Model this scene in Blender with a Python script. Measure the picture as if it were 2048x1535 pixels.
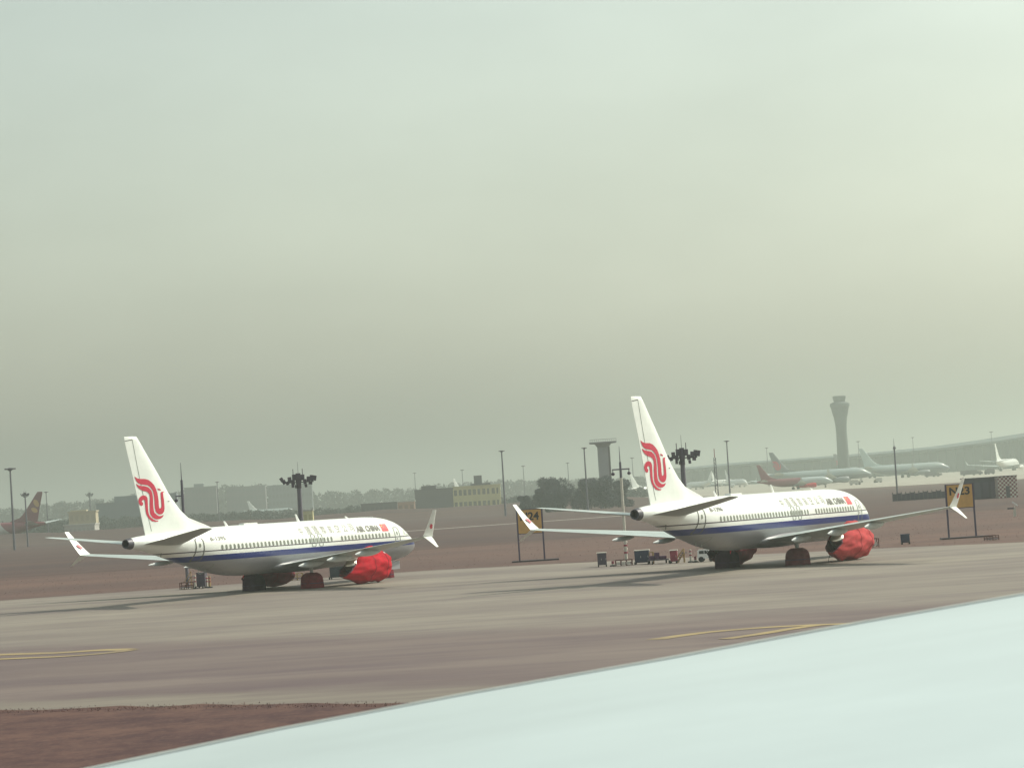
import bpy, bmesh, math, random
import numpy as np
from mathutils import Vector, Matrix
from mathutils.geometry import tessellate_polygon

for o in list(bpy.data.objects):
    bpy.data.objects.remove(o)
S = bpy.context.scene
COL = S.collection
random.seed(7)
RNG = np.random.default_rng(11)
rad = math.radians

# ------------------------------------------------------------------ camera
FOC, PITCH, ROLL, EYE = 5500.0, 0.0381, -0.0641, 6.876     # focal length in photo pixels (2048 wide)
_cp, _sp, _cr, _sr = math.cos(PITCH), math.sin(PITCH), math.cos(ROLL), math.sin(ROLL)
FWD = Vector((0, _cp, _sp)); _up = Vector((0, -_sp, _cp)); _rt = Vector((1, 0, 0))
CR = _rt * _cr + _up * _sr
CU = _rt * -_sr + _up * _cr
cam = bpy.data.cameras.new('camera')
cam.sensor_width = 36.0
cam.lens = 36.0 * FOC / 2048.0
cam.clip_start = 0.1
cam.clip_end = 40000
cam.dof.use_dof = True
cam.dof.focus_distance = 230
cam.dof.aperture_fstop = 5.6
camo = bpy.data.objects.new('camera', cam)
COL.objects.link(camo)
m = Matrix((CR, CU, -FWD)).transposed().to_4x4()
m.translation = (0, 0, EYE)
camo.matrix_world = m
S.camera = camo

# ------------------------------------------------------------------ light
SUN_AZ, SUN_EL = rad(65), rad(42)
sdir = Vector((math.sin(SUN_AZ) * math.cos(SUN_EL), math.cos(SUN_AZ) * math.cos(SUN_EL), math.sin(SUN_EL)))
sun = bpy.data.lights.new('sun', 'SUN')
sun.energy = 3.5
sun.angle = rad(0.8)
sun.color = (1.0, 0.96, 0.80)
suno = bpy.data.objects.new('sun', sun)
COL.objects.link(suno)
suno.rotation_euler = sdir.to_track_quat('Z', 'Y').to_euler()

W = bpy.data.worlds.new('World')
S.world = W
W.use_nodes = True
wn, wl = W.node_tree.nodes, W.node_tree.links
wn.clear()
sky = wn.new('ShaderNodeTexSky')
sky.sky_type = 'NISHITA'
sky.sun_disc = False
sky.sun_elevation = SUN_EL
sky.sun_rotation = SUN_AZ
sky.altitude = 0
sky.air_density = 1.8
sky.dust_density = 2.8
sky.ozone_density = 1.0
hsv = wn.new('ShaderNodeHueSaturation')
hsv.inputs['Saturation'].default_value = 0.36
tint = wn.new('ShaderNodeMix')
tint.data_type = 'RGBA'
tint.blend_type = 'MULTIPLY'
tint.inputs['Factor'].default_value = 1.0
tint.inputs['B'].default_value = (0.935, 1.02, 0.955, 1)
bg = wn.new('ShaderNodeBackground')
bg.inputs['Strength'].default_value = 0.14
wo = wn.new('ShaderNodeOutputWorld')
wl.new(sky.outputs[0], hsv.inputs['Color'])
wl.new(hsv.outputs[0], tint.inputs['A'])
wtc = wn.new('ShaderNodeTexCoord'); wnz = wn.new('ShaderNodeTexNoise'); wmp = wn.new('ShaderNodeMapping')
wmp.inputs['Scale'].default_value = (1, 1, 2.6)
wnz.inputs['Scale'].default_value = 7.0; wnz.inputs['Detail'].default_value = 3; wnz.inputs['Roughness'].default_value = 0.55
wrp = wn.new('ShaderNodeValToRGB')                       # faint unevenness of the overcast veil
wrp.color_ramp.elements[0].position = 0.3; wrp.color_ramp.elements[1].position = 0.7
wrp.color_ramp.elements[0].color = (0.945, 0.945, 0.945, 1); wrp.color_ramp.elements[1].color = (1.045, 1.045, 1.045, 1)
veil = wn.new('ShaderNodeMix'); veil.data_type = 'RGBA'; veil.blend_type = 'MULTIPLY'; veil.inputs['Factor'].default_value = 1.0
wl.new(wtc.outputs['Generated'], wmp.inputs['Vector']); wl.new(wmp.outputs[0], wnz.inputs['Vector']); wl.new(wnz.outputs['Fac'], wrp.inputs['Fac'])
wl.new(tint.outputs['Result'], veil.inputs['A']); wl.new(wrp.outputs['Color'], veil.inputs['B'])
wl.new(veil.outputs['Result'], bg.inputs['Color'])
wl.new(bg.outputs[0], wo.inputs['Surface'])

S.view_settings.view_transform = 'Standard'
S.view_settings.look = 'None'
S.view_settings.exposure = 0.1
S.view_settings.gamma = 1.0
S.view_settings.use_curve_mapping = False
S.cycles.use_denoising = True
S.cycles.max_bounces = 6
S.cycles.volume_bounces = 1
S.cycles.transparent_max_bounces = 4

HAZE_DENSITY = 0.00038
HAZE_COLOR = (0.745, 0.812, 0.75)
HAZE_ANISO = 0.66

# ------------------------------------------------------------------ pixel to world (photo pixels, real distances)
def ray(px, py):
    return FWD + CR * ((px - 1024) / FOC) - CU * ((py - 767.5) / FOC)
def at(px, py, dist):
    d = ray(px, py)
    return Vector((0, 0, EYE)) + d * (dist / d.y)
def terr(y):
    t = min(1.0, max(0.0, (y - 420) / 800.0))
    return -1.8 * t * t * (3 - 2 * t)
def gp(px, py):
    d = ray(px, py)
    z = 0.0
    for _ in range(6):
        p = Vector((0, 0, EYE)) + d * ((z - EYE) / d.z)
        z = terr(p.y)
    return p
def hor(px):
    return 976.9 - 0.0642 * (px - 1024)

# ------------------------------------------------------------------ materials
MATS = {}
def mat(name, col, rough=0.6, metal=0.0, var=0.0, vscale=1.0, spec=0.5, bump=0.0, stretch=(1, 1, 1), col2=None):
    if name in MATS:
        return MATS[name]
    M = bpy.data.materials.new(name)
    M.use_nodes = True
    n, l = M.node_tree.nodes, M.node_tree.links
    b = n['Principled BSDF']
    b.inputs['Base Color'].default_value = (*col, 1)
    b.inputs['Roughness'].default_value = rough
    b.inputs['Metallic'].default_value = metal
    b.inputs['Specular IOR Level'].default_value = spec
    if var > 0 or bump > 0 or col2:
        tc = n.new('ShaderNodeTexCoord'); mp = n.new('ShaderNodeMapping')
        mp.inputs['Scale'].default_value = stretch
        l.new(tc.outputs['Object'], mp.inputs['Vector'])
        nz = n.new('ShaderNodeTexNoise')
        nz.inputs['Scale'].default_value = vscale
        nz.inputs['Detail'].default_value = 6
        nz.inputs['Roughness'].default_value = 0.65
        l.new(mp.outputs[0], nz.inputs['Vector'])
        rp = n.new('ShaderNodeValToRGB')
        rp.color_ramp.elements[0].position = 0.32
        rp.color_ramp.elements[1].position = 0.68
        c2 = col2 if col2 else tuple(min(1, c * (1 + var)) for c in col)
        c1 = tuple(c * (1 - var) for c in col)
        rp.color_ramp.elements[0].color = (*c1, 1)
        rp.color_ramp.elements[1].color = (*c2, 1)
        l.new(nz.outputs['Fac'], rp.inputs['Fac'])
        l.new(rp.outputs['Color'], b.inputs['Base Color'])
        if bump > 0:
            bp = n.new('ShaderNodeBump')
            bp.inputs['Strength'].default_value = bump
            bp.inputs['Distance'].default_value = 0.05
            l.new(nz.outputs['Fac'], bp.inputs['Height'])
            l.new(bp.outputs[0], b.inputs['Normal'])
    MATS[name] = M
    return M

class NT:
    """small helper to chain nodes"""
    def __init__(s, M):
        s.n, s.l = M.node_tree.nodes, M.node_tree.links
    def math(s, op, a, b=None, c=None):
        nd = s.n.new('ShaderNodeMath'); nd.operation = op
        for i, v in enumerate((a, b, c)):
            if v is None: continue
            if isinstance(v, (int, float)): nd.inputs[i].default_value = v
            else: s.l.new(v, nd.inputs[i])
        return nd.outputs[0]
    def mix(s, f, a, b):
        nd = s.n.new('ShaderNodeMix'); nd.data_type = 'RGBA'
        if isinstance(f, (int, float)): nd.inputs['Factor'].default_value = f
        else: s.l.new(f, nd.inputs['Factor'])
        for k, v in (('A', a), ('B', b)):
            if isinstance(v, tuple): nd.inputs[k].default_value = (*v, 1)
            else: s.l.new(v, nd.inputs[k])
        return nd.outputs['Result']
    def noise(s, vec, scale, detail=5, rough=0.6, stretch=None):
        if stretch:
            mp = s.n.new('ShaderNodeMapping'); mp.inputs['Scale'].default_value = stretch
            s.l.new(vec, mp.inputs['Vector']); vec = mp.outputs[0]
        nd = s.n.new('ShaderNodeTexNoise')
        nd.inputs['Scale'].default_value = scale; nd.inputs['Detail'].default_value = detail
        nd.inputs['Roughness'].default_value = rough
        s.l.new(vec, nd.inputs['Vector'])
        return nd.outputs['Fac']
    def ramp(s, f, p0, p1, c0=(0, 0, 0), c1=(1, 1, 1)):
        nd = s.n.new('ShaderNodeValToRGB')
        nd.color_ramp.elements[0].position = p0; nd.color_ramp.elements[1].position = p1
        nd.color_ramp.elements[0].color = (*c0, 1); nd.color_ramp.elements[1].color = (*c1, 1)
        s.l.new(f, nd.inputs['Fac'])
        return nd.outputs['Color']

def livery_material(name, top, belly, band, line, zline, zb0, zb1, tail_col=None, tail_s=None):
    """fuselage paint: white above, thin line, broad band, grey belly (by the body's own height)"""
    M = bpy.data.materials.new(name); M.use_nodes = True
    t = NT(M); b = t.n['Principled BSDF']
    tc = t.n.new('ShaderNodeTexCoord'); sp = t.n.new('ShaderNodeSeparateXYZ')
    t.l.new(tc.outputs['Object'], sp.inputs[0])
    z, y = sp.outputs['Z'], sp.outputs['Y']
    grime = t.noise(tc.outputs['Object'], 1.2, 6, 0.7, (1, 0.35, 2.2))
    g = t.ramp(grime, 0.25, 0.75, (0.86, 0.86, 0.84), (1, 1, 1))
    c = t.mix(t.math('LESS_THAN', z, zb0), top, belly)
    c = t.mix(t.math('MULTIPLY', t.math('GREATER_THAN', z, zb0), t.math('LESS_THAN', z, zb1)), c, band)
    c = t.mix(t.math('LESS_THAN', t.math('ABSOLUTE', t.math('SUBTRACT', z, zline)), 0.042), c, line)
    if tail_col:
        c = t.mix(t.math('LESS_THAN', t.math('ADD', y, t.math('MULTIPLY', z, -1.2)), 19.6 - tail_s), c, tail_col)
    nd = t.n.new('ShaderNodeMix'); nd.data_type = 'RGBA'; nd.blend_type = 'MULTIPLY'
    nd.inputs['Factor'].default_value = 1.0
    t.l.new(c, nd.inputs['A']); t.l.new(g, nd.inputs['B'])
    t.l.new(nd.outputs['Result'], b.inputs['Base Color'])
    b.inputs['Roughness'].default_value = 0.32
    return M

# ------------------------------------------------------------------ mesh helpers
class MB:
    def __init__(s):
        s.v, s.f = [], []
    def add(s, verts, faces):
        o = len(s.v)
        s.v += [tuple(p) for p in verts]
        s.f += [tuple(i + o for i in f) for f in faces]
        return s
    def box(s, c, d, rz=0.0):
        x, y, z = (k / 2 for k in d)
        ca, sa = math.cos(rz), math.sin(rz)
        P = []
        for dz in (-z, z):
            for dx, dy in ((-x, -y), (x, -y), (x, y), (-x, y)):
                P.append((c[0] + dx * ca - dy * sa, c[1] + dx * sa + dy * ca, c[2] + dz))
        return s.add(P, [(0, 3, 2, 1), (4, 5, 6, 7), (0, 1, 5, 4), (1, 2, 6, 5), (2, 3, 7, 6), (3, 0, 4, 7)])
    def tube(s, a, b, r0, r1=None, n=10, cap=True):
        r1 = r0 if r1 is None else r1
        a, b = Vector(a), Vector(b)
        d = (b - a).normalized()
        u = d.orthogonal().normalized(); w = d.cross(u)
        P = []
        for c, r in ((a, r0), (b, r1)):
            for i in range(n):
                t = 2 * math.pi * i / n
                P.append(c + u * (r * math.cos(t)) + w * (r * math.sin(t)))
        F = [(i, (i + 1) % n, n + (i + 1) % n, n + i) for i in range(n)]
        if cap: F += [tuple(range(n - 1, -1, -1)), tuple(range(n, 2 * n))]
        return s.add(P, F)
    def rings(s, R, cap0=True, cap1=True, closed=True):
        n = len(R[0]); P = [p for r in R for p in r]; F = []
        for j in range(len(R) - 1):
            for i in range(n if closed else n - 1):
                k = (i + 1) % n
                F.append((j * n + i, j * n + k, (j + 1) * n + k, (j + 1) * n + i))
        if cap0: F.append(tuple(range(n - 1, -1, -1)))
        if cap1: F.append(tuple((len(R) - 1) * n + i for i in range(n)))
        return s.add(P, F)
    def lathe(s, prof, c=(0, 0, 0), n=24):
        return s.rings([[(c[0] + r * math.cos(2 * math.pi * i / n), c[1] + r * math.sin(2 * math.pi * i / n), c[2] + z)
                         for i in range(n)] for r, z in prof])
    def build(s, name, material, parent=None, smooth=False, angle=35, loc=None):
        me = bpy.data.meshes.new(name)
        me.from_pydata(s.v, [], s.f)
        bm = bmesh.new(); bm.from_mesh(me)
        bmesh.ops.recalc_face_normals(bm, faces=bm.faces)
        bm.to_mesh(me); bm.free()
        return link(name, me, material, parent, smooth, angle, loc)

def link(name, me, material, parent=None, smooth=False, angle=35, loc=None):
    if material: me.materials.append(material)
    if smooth:
        me.polygons.foreach_set('use_smooth', [True] * len(me.polygons))
        if angle: me.set_sharp_from_angle(angle=rad(angle))
    o = bpy.data.objects.new(name, me)
    COL.objects.link(o)
    if parent: o.parent = parent
    if loc: o.location = loc
    return o
def raw(name, V, F, material, parent=None, smooth=False, angle=35):
    me = bpy.data.meshes.new(name)
    me.from_pydata([tuple(v) for v in V], [], F)
    return link(name, me, material, parent, smooth, angle)
def empty(name, loc, rz=0.0):
    o = bpy.data.objects.new(name, None)
    o.empty_display_size = 0.5
    COL.objects.link(o)
    o.location = loc
    o.rotation_euler = (0, 0, rz)
    return o
def tag(o, label, cat, group=None):
    o['label'] = label; o['category'] = cat
    if group: o['group'] = group
    return o
def struct(o):
    o['kind'] = 'structure'
    return o
def stuff(o):
    o['kind'] = 'stuff'
    return o

def smooth_interp(x, xs, ys):
    """monotone cubic (PCHIP)"""
    xs, ys = np.asarray(xs, float), np.asarray(ys, float)
    h = np.diff(xs); d = np.diff(ys) / h
    mm = np.zeros_like(xs)
    for i in range(1, len(xs) - 1):
        if d[i - 1] * d[i] > 0:
            w1, w2 = 2 * h[i] + h[i - 1], h[i] + 2 * h[i - 1]
            mm[i] = (w1 + w2) / (w1 / d[i - 1] + w2 / d[i])
    mm[0], mm[-1] = d[0], d[-1]
    i = int(np.clip(np.searchsorted(xs, x) - 1, 0, len(xs) - 2))
    t = min(1.0, max(0.0, (x - xs[i]) / h[i]))
    return ((1 + 2 * t) * (1 - t) ** 2 * ys[i] + t * (1 - t) ** 2 * h[i] * mm[i]
            + t * t * (3 - 2 * t) * ys[i + 1] + t * t * (t - 1) * h[i] * mm[i + 1])

# ------------------------------------------------------------------ common materials
white = mat('white_paint', (0.80, 0.81, 0.78), 0.35, var=0.05, vscale=1.5)
white_fin = mat('fin_white_paint', (0.80, 0.82, 0.78), 0.38, var=0.05, vscale=0.8)
wing_grey = mat('wing_grey_paint', (0.43, 0.48, 0.46), 0.42, var=0.07, vscale=1.3)
stab_shade_grey = mat('stabiliser_grey_shaded_underside', (0.30, 0.31, 0.30), 0.45, var=0.08, vscale=1.3)  # near stabiliser only: grey lowered to paint in its shaded underside
winglet_white = mat('winglet_white_paint', (0.76, 0.77, 0.74), 0.4, var=0.04, vscale=2)
fairing_grey = mat('fairing_grey_paint', (0.50, 0.53, 0.53), 0.45, var=0.06, vscale=2)
phoenix_red = mat('emblem_red_paint', (0.55, 0.018, 0.060), 0.45, var=0.08, vscale=3)
cover_red = mat('engine_cover_red_tarpaulin', (0.46, 0.006, 0.020), 0.8, spec=0.12, var=0.22, vscale=1.6, bump=0.35, stretch=(1, 1, 1.4))
cover_red2 = mat('faded_engine_cover_red_tarpaulin', (0.47, 0.058, 0.062), 0.8, spec=0.12, var=0.25, vscale=1.6, bump=0.35, stretch=(1, 1, 1.4))
cover_shade = mat('shade_darkened_engine_cover_tarpaulin', (0.17, 0.014, 0.028), 0.8, var=0.25, vscale=1.6, bump=0.35)  # red tarpaulin darkened to stand for shade on the far engines
wheel_red = mat('wheel_cover_dark_red_tarpaulin', (0.165, 0.014, 0.028), 0.85, spec=0.15, var=0.3, vscale=3, bump=0.3)
wheel_shade = mat('wheel_cover_shade_darkened_tarpaulin', (0.040, 0.016, 0.034), 0.85, spec=0.15, var=0.25, vscale=3, bump=0.3)  # wheel tarpaulin with the fuselage shadow on the far wheels painted in
wheel_red2 = mat('faded_wheel_cover_brown_tarpaulin', (0.130, 0.034, 0.040), 0.85, spec=0.15, var=0.3, vscale=3, bump=0.3)
hem_dark = mat('maroon_tarpaulin_hem', (0.085, 0.012, 0.035), 0.85, var=0.2, vscale=4)
strap_red = mat('dark_red_strap', (0.24, 0.010, 0.022), 0.85, spec=0.15)
strap_dark = mat('dark_tarpaulin_hem', (0.035, 0.02, 0.06), 0.8, var=0.2, vscale=4)
metal = mat('bare_metal', (0.62, 0.58, 0.50), 0.3, 1.0)
gear_grey = mat('gear_grey_paint', (0.42, 0.43, 0.43), 0.5, var=0.15, vscale=4)
rubber = mat('tyre_rubber', (0.025, 0.025, 0.028), 0.85)
dark_metal = mat('dark_exhaust_metal', (0.09, 0.085, 0.10), 0.5, 0.6)
glass = mat('cabin_window_glass', (0.17, 0.18, 0.145), 0.3, var=0.3, vscale=0.9)
cockpit_shade = mat('cockpit_window_shade', (0.50, 0.52, 0.45), 0.35, var=0.1, vscale=3)
seam = mat('panel_seam', (0.20, 0.22, 0.19), 0.6)
seam_dark = mat('door_seam', (0.10, 0.10, 0.09), 0.6)
letter = mat('lettering_dark', (0.10, 0.095, 0.075), 0.5)
letter_pale = mat('lettering_grey', (0.26, 0.25, 0.20), 0.5)
flag_red = mat('flag_red', (0.62, 0.03, 0.05), 0.5)
flag_yellow = mat('flag_yellow', (0.75, 0.60, 0.05), 0.5)
pole_grey = mat('galvanised_pole', (0.13, 0.12, 0.15), 0.6, 0.2, var=0.15, vscale=0.7)
lamp_dark = mat('lamp_housing', (0.075, 0.060, 0.085), 0.6, var=0.2, vscale=1.5)
concrete_pale = mat('pale_concrete', (0.42, 0.40, 0.37), 0.85, var=0.12, vscale=0.4)
bark = mat('tree_bark', (0.07, 0.05, 0.045), 0.9, var=0.3, vscale=2)

# ================================================================== GROUND
def ground_material(name, cols, sc, streak, rough=0.95, fine=3.0):
    M = bpy.data.materials.new(name); M.use_nodes = True
    t = NT(M); b = t.n['Principled BSDF']
    tc = t.n.new('ShaderNodeTexCoord'); v = tc.outputs['Object']
    a = t.ramp(t.noise(v, sc, 6, 0.62, streak), 0.34, 0.66)
    c = t.mix(a, cols[0], cols[1])
    a2 = t.ramp(t.noise(v, sc * 3.1, 5, 0.6, streak), 0.42, 0.70)
    c = t.mix(t.math('MULTIPLY', a2, 0.75), c, cols[2])
    a3 = t.ramp(t.noise(v, fine, 4, 0.7), 0.35, 0.7)
    c = t.mix(t.math('MULTIPLY', a3, 0.35), c, cols[3])
    t.l.new(c, b.inputs['Base Color'])
    b.inputs['Roughness'].default_value = rough
    b.inputs['Specular IOR Level'].default_value = 0.25
    return M
dry_grass = ground_material('dry_grass_soil', [(0.104, 0.056, 0.049), (0.146, 0.080, 0.064), (0.076, 0.043, 0.040), (0.094, 0.059, 0.047)], 0.02, (0.5, 1.6, 1), fine=0.5)
ys = sorted(set([-120, 0, 60, 120, 200, 300, 420] + list(range(460, 1261, 40)) + [1500, 2000, 3000, 5000, 9000, 16000]))
xs = [-12000, -4000, -1500, -600, -250, -120, -60, 0, 60, 120, 250, 600, 1500, 4000, 12000]
V = [(x, y, terr(y)) for y in ys for x in xs]
nx = len(xs)
F = [(j * nx + i, j * nx + i + 1, (j + 1) * nx + i + 1, (j + 1) * nx + i) for j in range(len(ys) - 1) for i in range(nx - 1)]
struct(raw('ground', V, F, dry_grass, smooth=True, angle=None))

def sheet(name, pts, z, material):
    me = bpy.data.meshes.new(name)
    tri = tessellate_polygon([[Vector((p[0], p[1], 0)) for p in pts]])
    me.from_pydata([(p[0], p[1], z + (terr(p[1]) if p[1] > 420 else 0)) for p in pts], [], [tuple(t) for t in tri])
    bm = bmesh.new(); bm.from_mesh(me)
    bmesh.ops.recalc_face_normals(bm, faces=bm.faces)
    for f in bm.faces:
        if f.normal.z < 0: f.normal_flip()
    bm.to_mesh(me); bm.free()
    return struct(link(name, me, material))
def wobble(pts, step, amp):
    out = []
    for a, b in zip(pts[:-1], pts[1:]):
        L = math.dist(a, b); k = max(1, int(L / step))
        for i in range(k):
            t = i / k
            out.append((a[0] + (b[0] - a[0]) * t, a[1] + (b[1] - a[1]) * t + random.uniform(-amp, amp)))
    return out + [pts[-1]]

far_edge = [(-260, 228), (-46, 241.5), (-9, 250), (3, 245), (31, 228), (40, 221), (120, 175), (260, 100)]
near_edge = [(260, 40), (60, 66), (10, 81), (-4.8, 91), (-11.7, 97), (-19.4, 100.5), (-30, 101.5), (-260, 110)]
pv = bpy.data.materials.new('apron_paving'); pv.use_nodes = True
t = NT(pv); bsdf = t.n['Principled BSDF']
tc = t.n.new('ShaderNodeTexCoord'); v = tc.outputs['Object']
sp = t.n.new('ShaderNodeSeparateXYZ'); t.l.new(v, sp.inputs[0]); X, Y = sp.outputs['X'], sp.outputs['Y']
def tone(c0, c1, c2, sc, st):
    c = t.mix(t.ramp(t.noise(v, sc, 6, 0.62, st), 0.33, 0.67), c0, c1)
    return t.mix(t.math('MULTIPLY', t.ramp(t.noise(v, sc * 3.3, 5, 0.6, st), 0.45, 0.68), 0.7), c, c2)
conc = tone((0.176, 0.143, 0.126), (0.266, 0.231, 0.190), (0.140, 0.107, 0.107), 0.055, (0.42, 1.3, 1))
asph = tone((0.126, 0.090, 0.088), (0.190, 0.147, 0.130), (0.102, 0.070, 0.078), 0.06, (0.4, 1.4, 1))
edge = tone((0.165, 0.135, 0.116), (0.232, 0.198, 0.160), (0.140, 0.110, 0.100), 0.07, (0.4, 1.5, 1))
wob = t.math('MULTIPLY', t.math('SUBTRACT', t.noise(v, 0.05, 4, 0.6, (0.5, 1, 1)), 0.5), 30.0)
limit = t.math('ADD', t.math('ADD', 135.0, t.math('MULTIPLY', t.math('MAXIMUM', t.math('SUBTRACT', -4.0, X), 0.0), 0.62)), wob)
m1 = t.ramp(t.math('MULTIPLY_ADD', t.math('SUBTRACT', Y, limit), 0.09, 0.5), 0.0, 1.0)
c = t.mix(m1, asph, conc)
lim2 = t.math('ADD', t.math('ADD', 97.5, t.math('MULTIPLY', X, -0.42)), t.math('MULTIPLY', t.math('SUBTRACT', t.noise(v, 0.12, 4, 0.65, (0.5, 1, 1)), 0.5), 14.0))
m2 = t.ramp(t.math('MULTIPLY_ADD', t.math('SUBTRACT', lim2, Y), 0.22, 0.5), 0.0, 1.0)
c = t.mix(m2, c, edge)
rub = t.ramp(t.noise(v, 0.9, 3, 0.5, (0.035, 1, 1)), 0.56, 0.72)             # long rubber streaks
c = t.mix(t.math('MULTIPLY', rub, 0.20), c, (0.095, 0.075, 0.078))
spot_ = t.ramp(t.noise(v, 0.35, 3, 0.5), 0.68, 0.76)                          # oil stains
c = t.mix(t.math('MULTIPLY', spot_, 0.35), c, (0.08, 0.066, 0.064))
t.l.new(c, bsdf.inputs['Base Color']); bsdf.inputs['Roughness'].default_value = 0.82; bsdf.inputs['Specular IOR Level'].default_value = 0.25
apron = sheet('apron', wobble(far_edge, 3, 0.12) + wobble(near_edge, 3, 0.2), 0.012, pv)
# road through the field and the far apron
road_mat = mat('pale_road', (0.34, 0.31, 0.27), 0.9, var=0.15, vscale=0.3)
p = [gp(700, 1071), gp(812, 1062), gp(1034, 1046), gp(1300, 1027)]
sheet('service_road', [(q.x, q.y - 4) for q in p] + [(q.x, q.y + 4) for q in reversed(p)], 0.03, road_mat)
far_apron_mat = ground_material('far_apron_concrete', [(0.36, 0.33, 0.27), (0.44, 0.40, 0.33), (0.28, 0.25, 0.22), (0.36, 0.32, 0.26)], 0.02, (0.3, 1, 1), 0.85, 0.2)
sheet('far_apron', [(75, 1180), (190, 1010), (420, 960), (1400, 1000), (1400, 2900), (150, 2900), (60, 1500)], 0.06, far_apron_mat)
# painted taxi lines
yellow_line = mat('taxi_line_yellow', (0.215, 0.160, 0.098), 0.85, var=0.1, vscale=0.3, col2=(0.36, 0.26, 0.11))
def strip(name, pts, w, z, material):
    pts = [Vector(q) for q in pts]
    L, R = [], []
    for i, q in enumerate(pts):
        d = (pts[min(i + 1, len(pts) - 1)] - pts[max(i - 1, 0)]).normalized()
        nrm = Vector((-d.y, d.x, 0)) * w / 2
        L.append((q.x + nrm.x, q.y + nrm.y, z)); R.append((q.x - nrm.x, q.y - nrm.y, z))
    n = len(pts)
    return struct(raw(name, L + R, [(i, n + i, n + i + 1, i + 1) for i in range(n - 1)], material))
def px_curve(pp, k=6):
    q = [gp(*a) for a in pp]
    out = []
    for i in range(len(q) - 1):
        p0, p1, p2, p3 = q[max(i - 1, 0)], q[i], q[i + 1], q[min(i + 2, len(q) - 1)]
        for j in range(k):
            t = j / k
            out.append(0.5 * ((2 * p1) + (p2 - p0) * t + (2 * p0 - 5 * p1 + 4 * p2 - p3) * t * t + (3 * p1 - p0 - 3 * p2 + p3) * t ** 3))
    return out + [q[-1]]
strip('taxi_line', px_curve([(-60, 1313), (0, 1309), (120, 1305), (200, 1300), (255, 1299)]), 1.4, 0.026, yellow_line)
strip('taxi_line', px_curve([(-60, 1323), (0, 1318), (135, 1312), (220, 1305), (262, 1299)]), 1.1, 0.030, yellow_line)
strip('taxi_line', px_curve([(1310, 1279), (1400, 1266), (1500, 1257), (1580, 1252), (1650, 1249), (1760, 1246)]), 1.0, 0.026, yellow_line)
strip('taxi_line', px_curve([(1450, 1278), (1520, 1268), (1580, 1258), (1630, 1251), (1660, 1248.5)]), 0.8, 0.030, yellow_line)

rough_mat = ground_material('rough_scrub_soil', [(0.072, 0.039, 0.037), (0.100, 0.055, 0.045), (0.050, 0.029, 0.032), (0.064, 0.043, 0.037)], 0.012, (0.5, 1.8, 1), fine=0.25)
V, F = [], []
yy_ = [345, 420] + list(range(460, 1001, 40)); xx_ = list(range(-340, 341, 20))
for j, y_ in enumerate(yy_):
    for x_ in xx_:
        w_ = 14 * math.sin(x_ * .035) + 9 * math.sin(x_ * .011 + 1) if j == 0 else 0
        V.append((x_, y_ + w_, terr(y_ + w_) + 0.02))
for j in range(len(yy_) - 1):
    for i in range(len(xx_) - 1):
        a_ = j * len(xx_) + i; F.append((a_, a_ + 1, a_ + len(xx_) + 1, a_ + len(xx_)))
struct(raw('scrub_field', V, F, rough_mat))

V, F = [], []
bx_ = list(range(-330, 91, 10)); by_ = [930, 960, 985, 1000, 1012, 1030, 1060]; bh_ = [0.0, .55, 2.2, 3.3, 3.4, 2.2, 0.0]
for y_, h_ in zip(by_, bh_):
    for x_ in bx_:
        f_ = min(1.0, (90 - x_) / 60.0)
        V.append((x_, y_, terr(y_) + 0.025 + h_ * f_ * (1 + .10 * math.sin(x_ * .09) + .06 * math.sin(x_ * .23))))
for j in range(len(by_) - 1):
    for i in range(len(bx_) - 1):
        a_ = j * len(bx_) + i; F.append((a_, a_ + 1, a_ + len(bx_) + 1, a_ + len(bx_)))
struct(raw('embankment', V, F, rough_mat, smooth=True, angle=None))

# grass blades
def tufts(name, pts, hmin, hmax, spread, material, blades=3):
    pts = np.asarray(pts); n = len(pts) * blades
    base = np.repeat(pts, blades, 0) + np.c_[RNG.normal(0, spread, (n, 2)), np.zeros(n)]
    h = RNG.uniform(hmin, hmax, n); a = RNG.uniform(0, 2 * np.pi, n); w = h * RNG.uniform(0.18, 0.4, n)
    lean = RNG.normal(0, 0.35, (n, 2)) * h[:, None]
    dx = np.c_[np.cos(a) * w, np.sin(a) * w, np.zeros(n)]
    Vt = np.empty((n * 3, 3))
    Vt[0::3] = base - dx; Vt[1::3] = base + dx
    Vt[2::3] = base + np.c_[lean, h]
    me = bpy.data.meshes.new(name)
    me.vertices.add(n * 3); me.vertices.foreach_set('co', Vt.ravel())
    me.loops.add(n * 3); me.loops.foreach_set('vertex_index', np.arange(n * 3))
    me.polygons.add(n); me.polygons.foreach_set('loop_start', np.arange(0, n * 3, 3)); me.polygons.foreach_set('loop_total', np.full(n, 3))
    me.update(calc_edges=True)
    return stuff(link(name, me, material))
verge_mat = bpy.data.materials.new('verge_dry_grass_soil'); verge_mat.use_nodes = True
t = NT(verge_mat); bsdf = t.n['Principled BSDF']; tc = t.n.new('ShaderNodeTexCoord'); v = tc.outputs['Object']
c = t.mix(t.ramp(t.noise(v, 0.14, 5, 0.6, (0.6, 1, 1)), 0.35, 0.65), (0.086, 0.045, 0.042), (0.126, 0.068, 0.056))
c = t.mix(t.math('MULTIPLY', t.ramp(t.noise(v, 0.9, 6, 0.75, (0.7, 0.5, 1)), 0.42, 0.62), 0.75), c, (0.052, 0.026, 0.030))
c = t.mix(t.math('MULTIPLY', t.ramp(t.noise(v, 3.5, 5, 0.75, (1, 0.4, 1)), 0.5, 0.68), 0.6), c, (0.135, 0.076, 0.062))
t.l.new(c, bsdf.inputs['Base Color']); bsdf.inputs['Roughness'].default_value = 0.95; bsdf.inputs['Specular IOR Level'].default_value = 0.15
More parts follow.
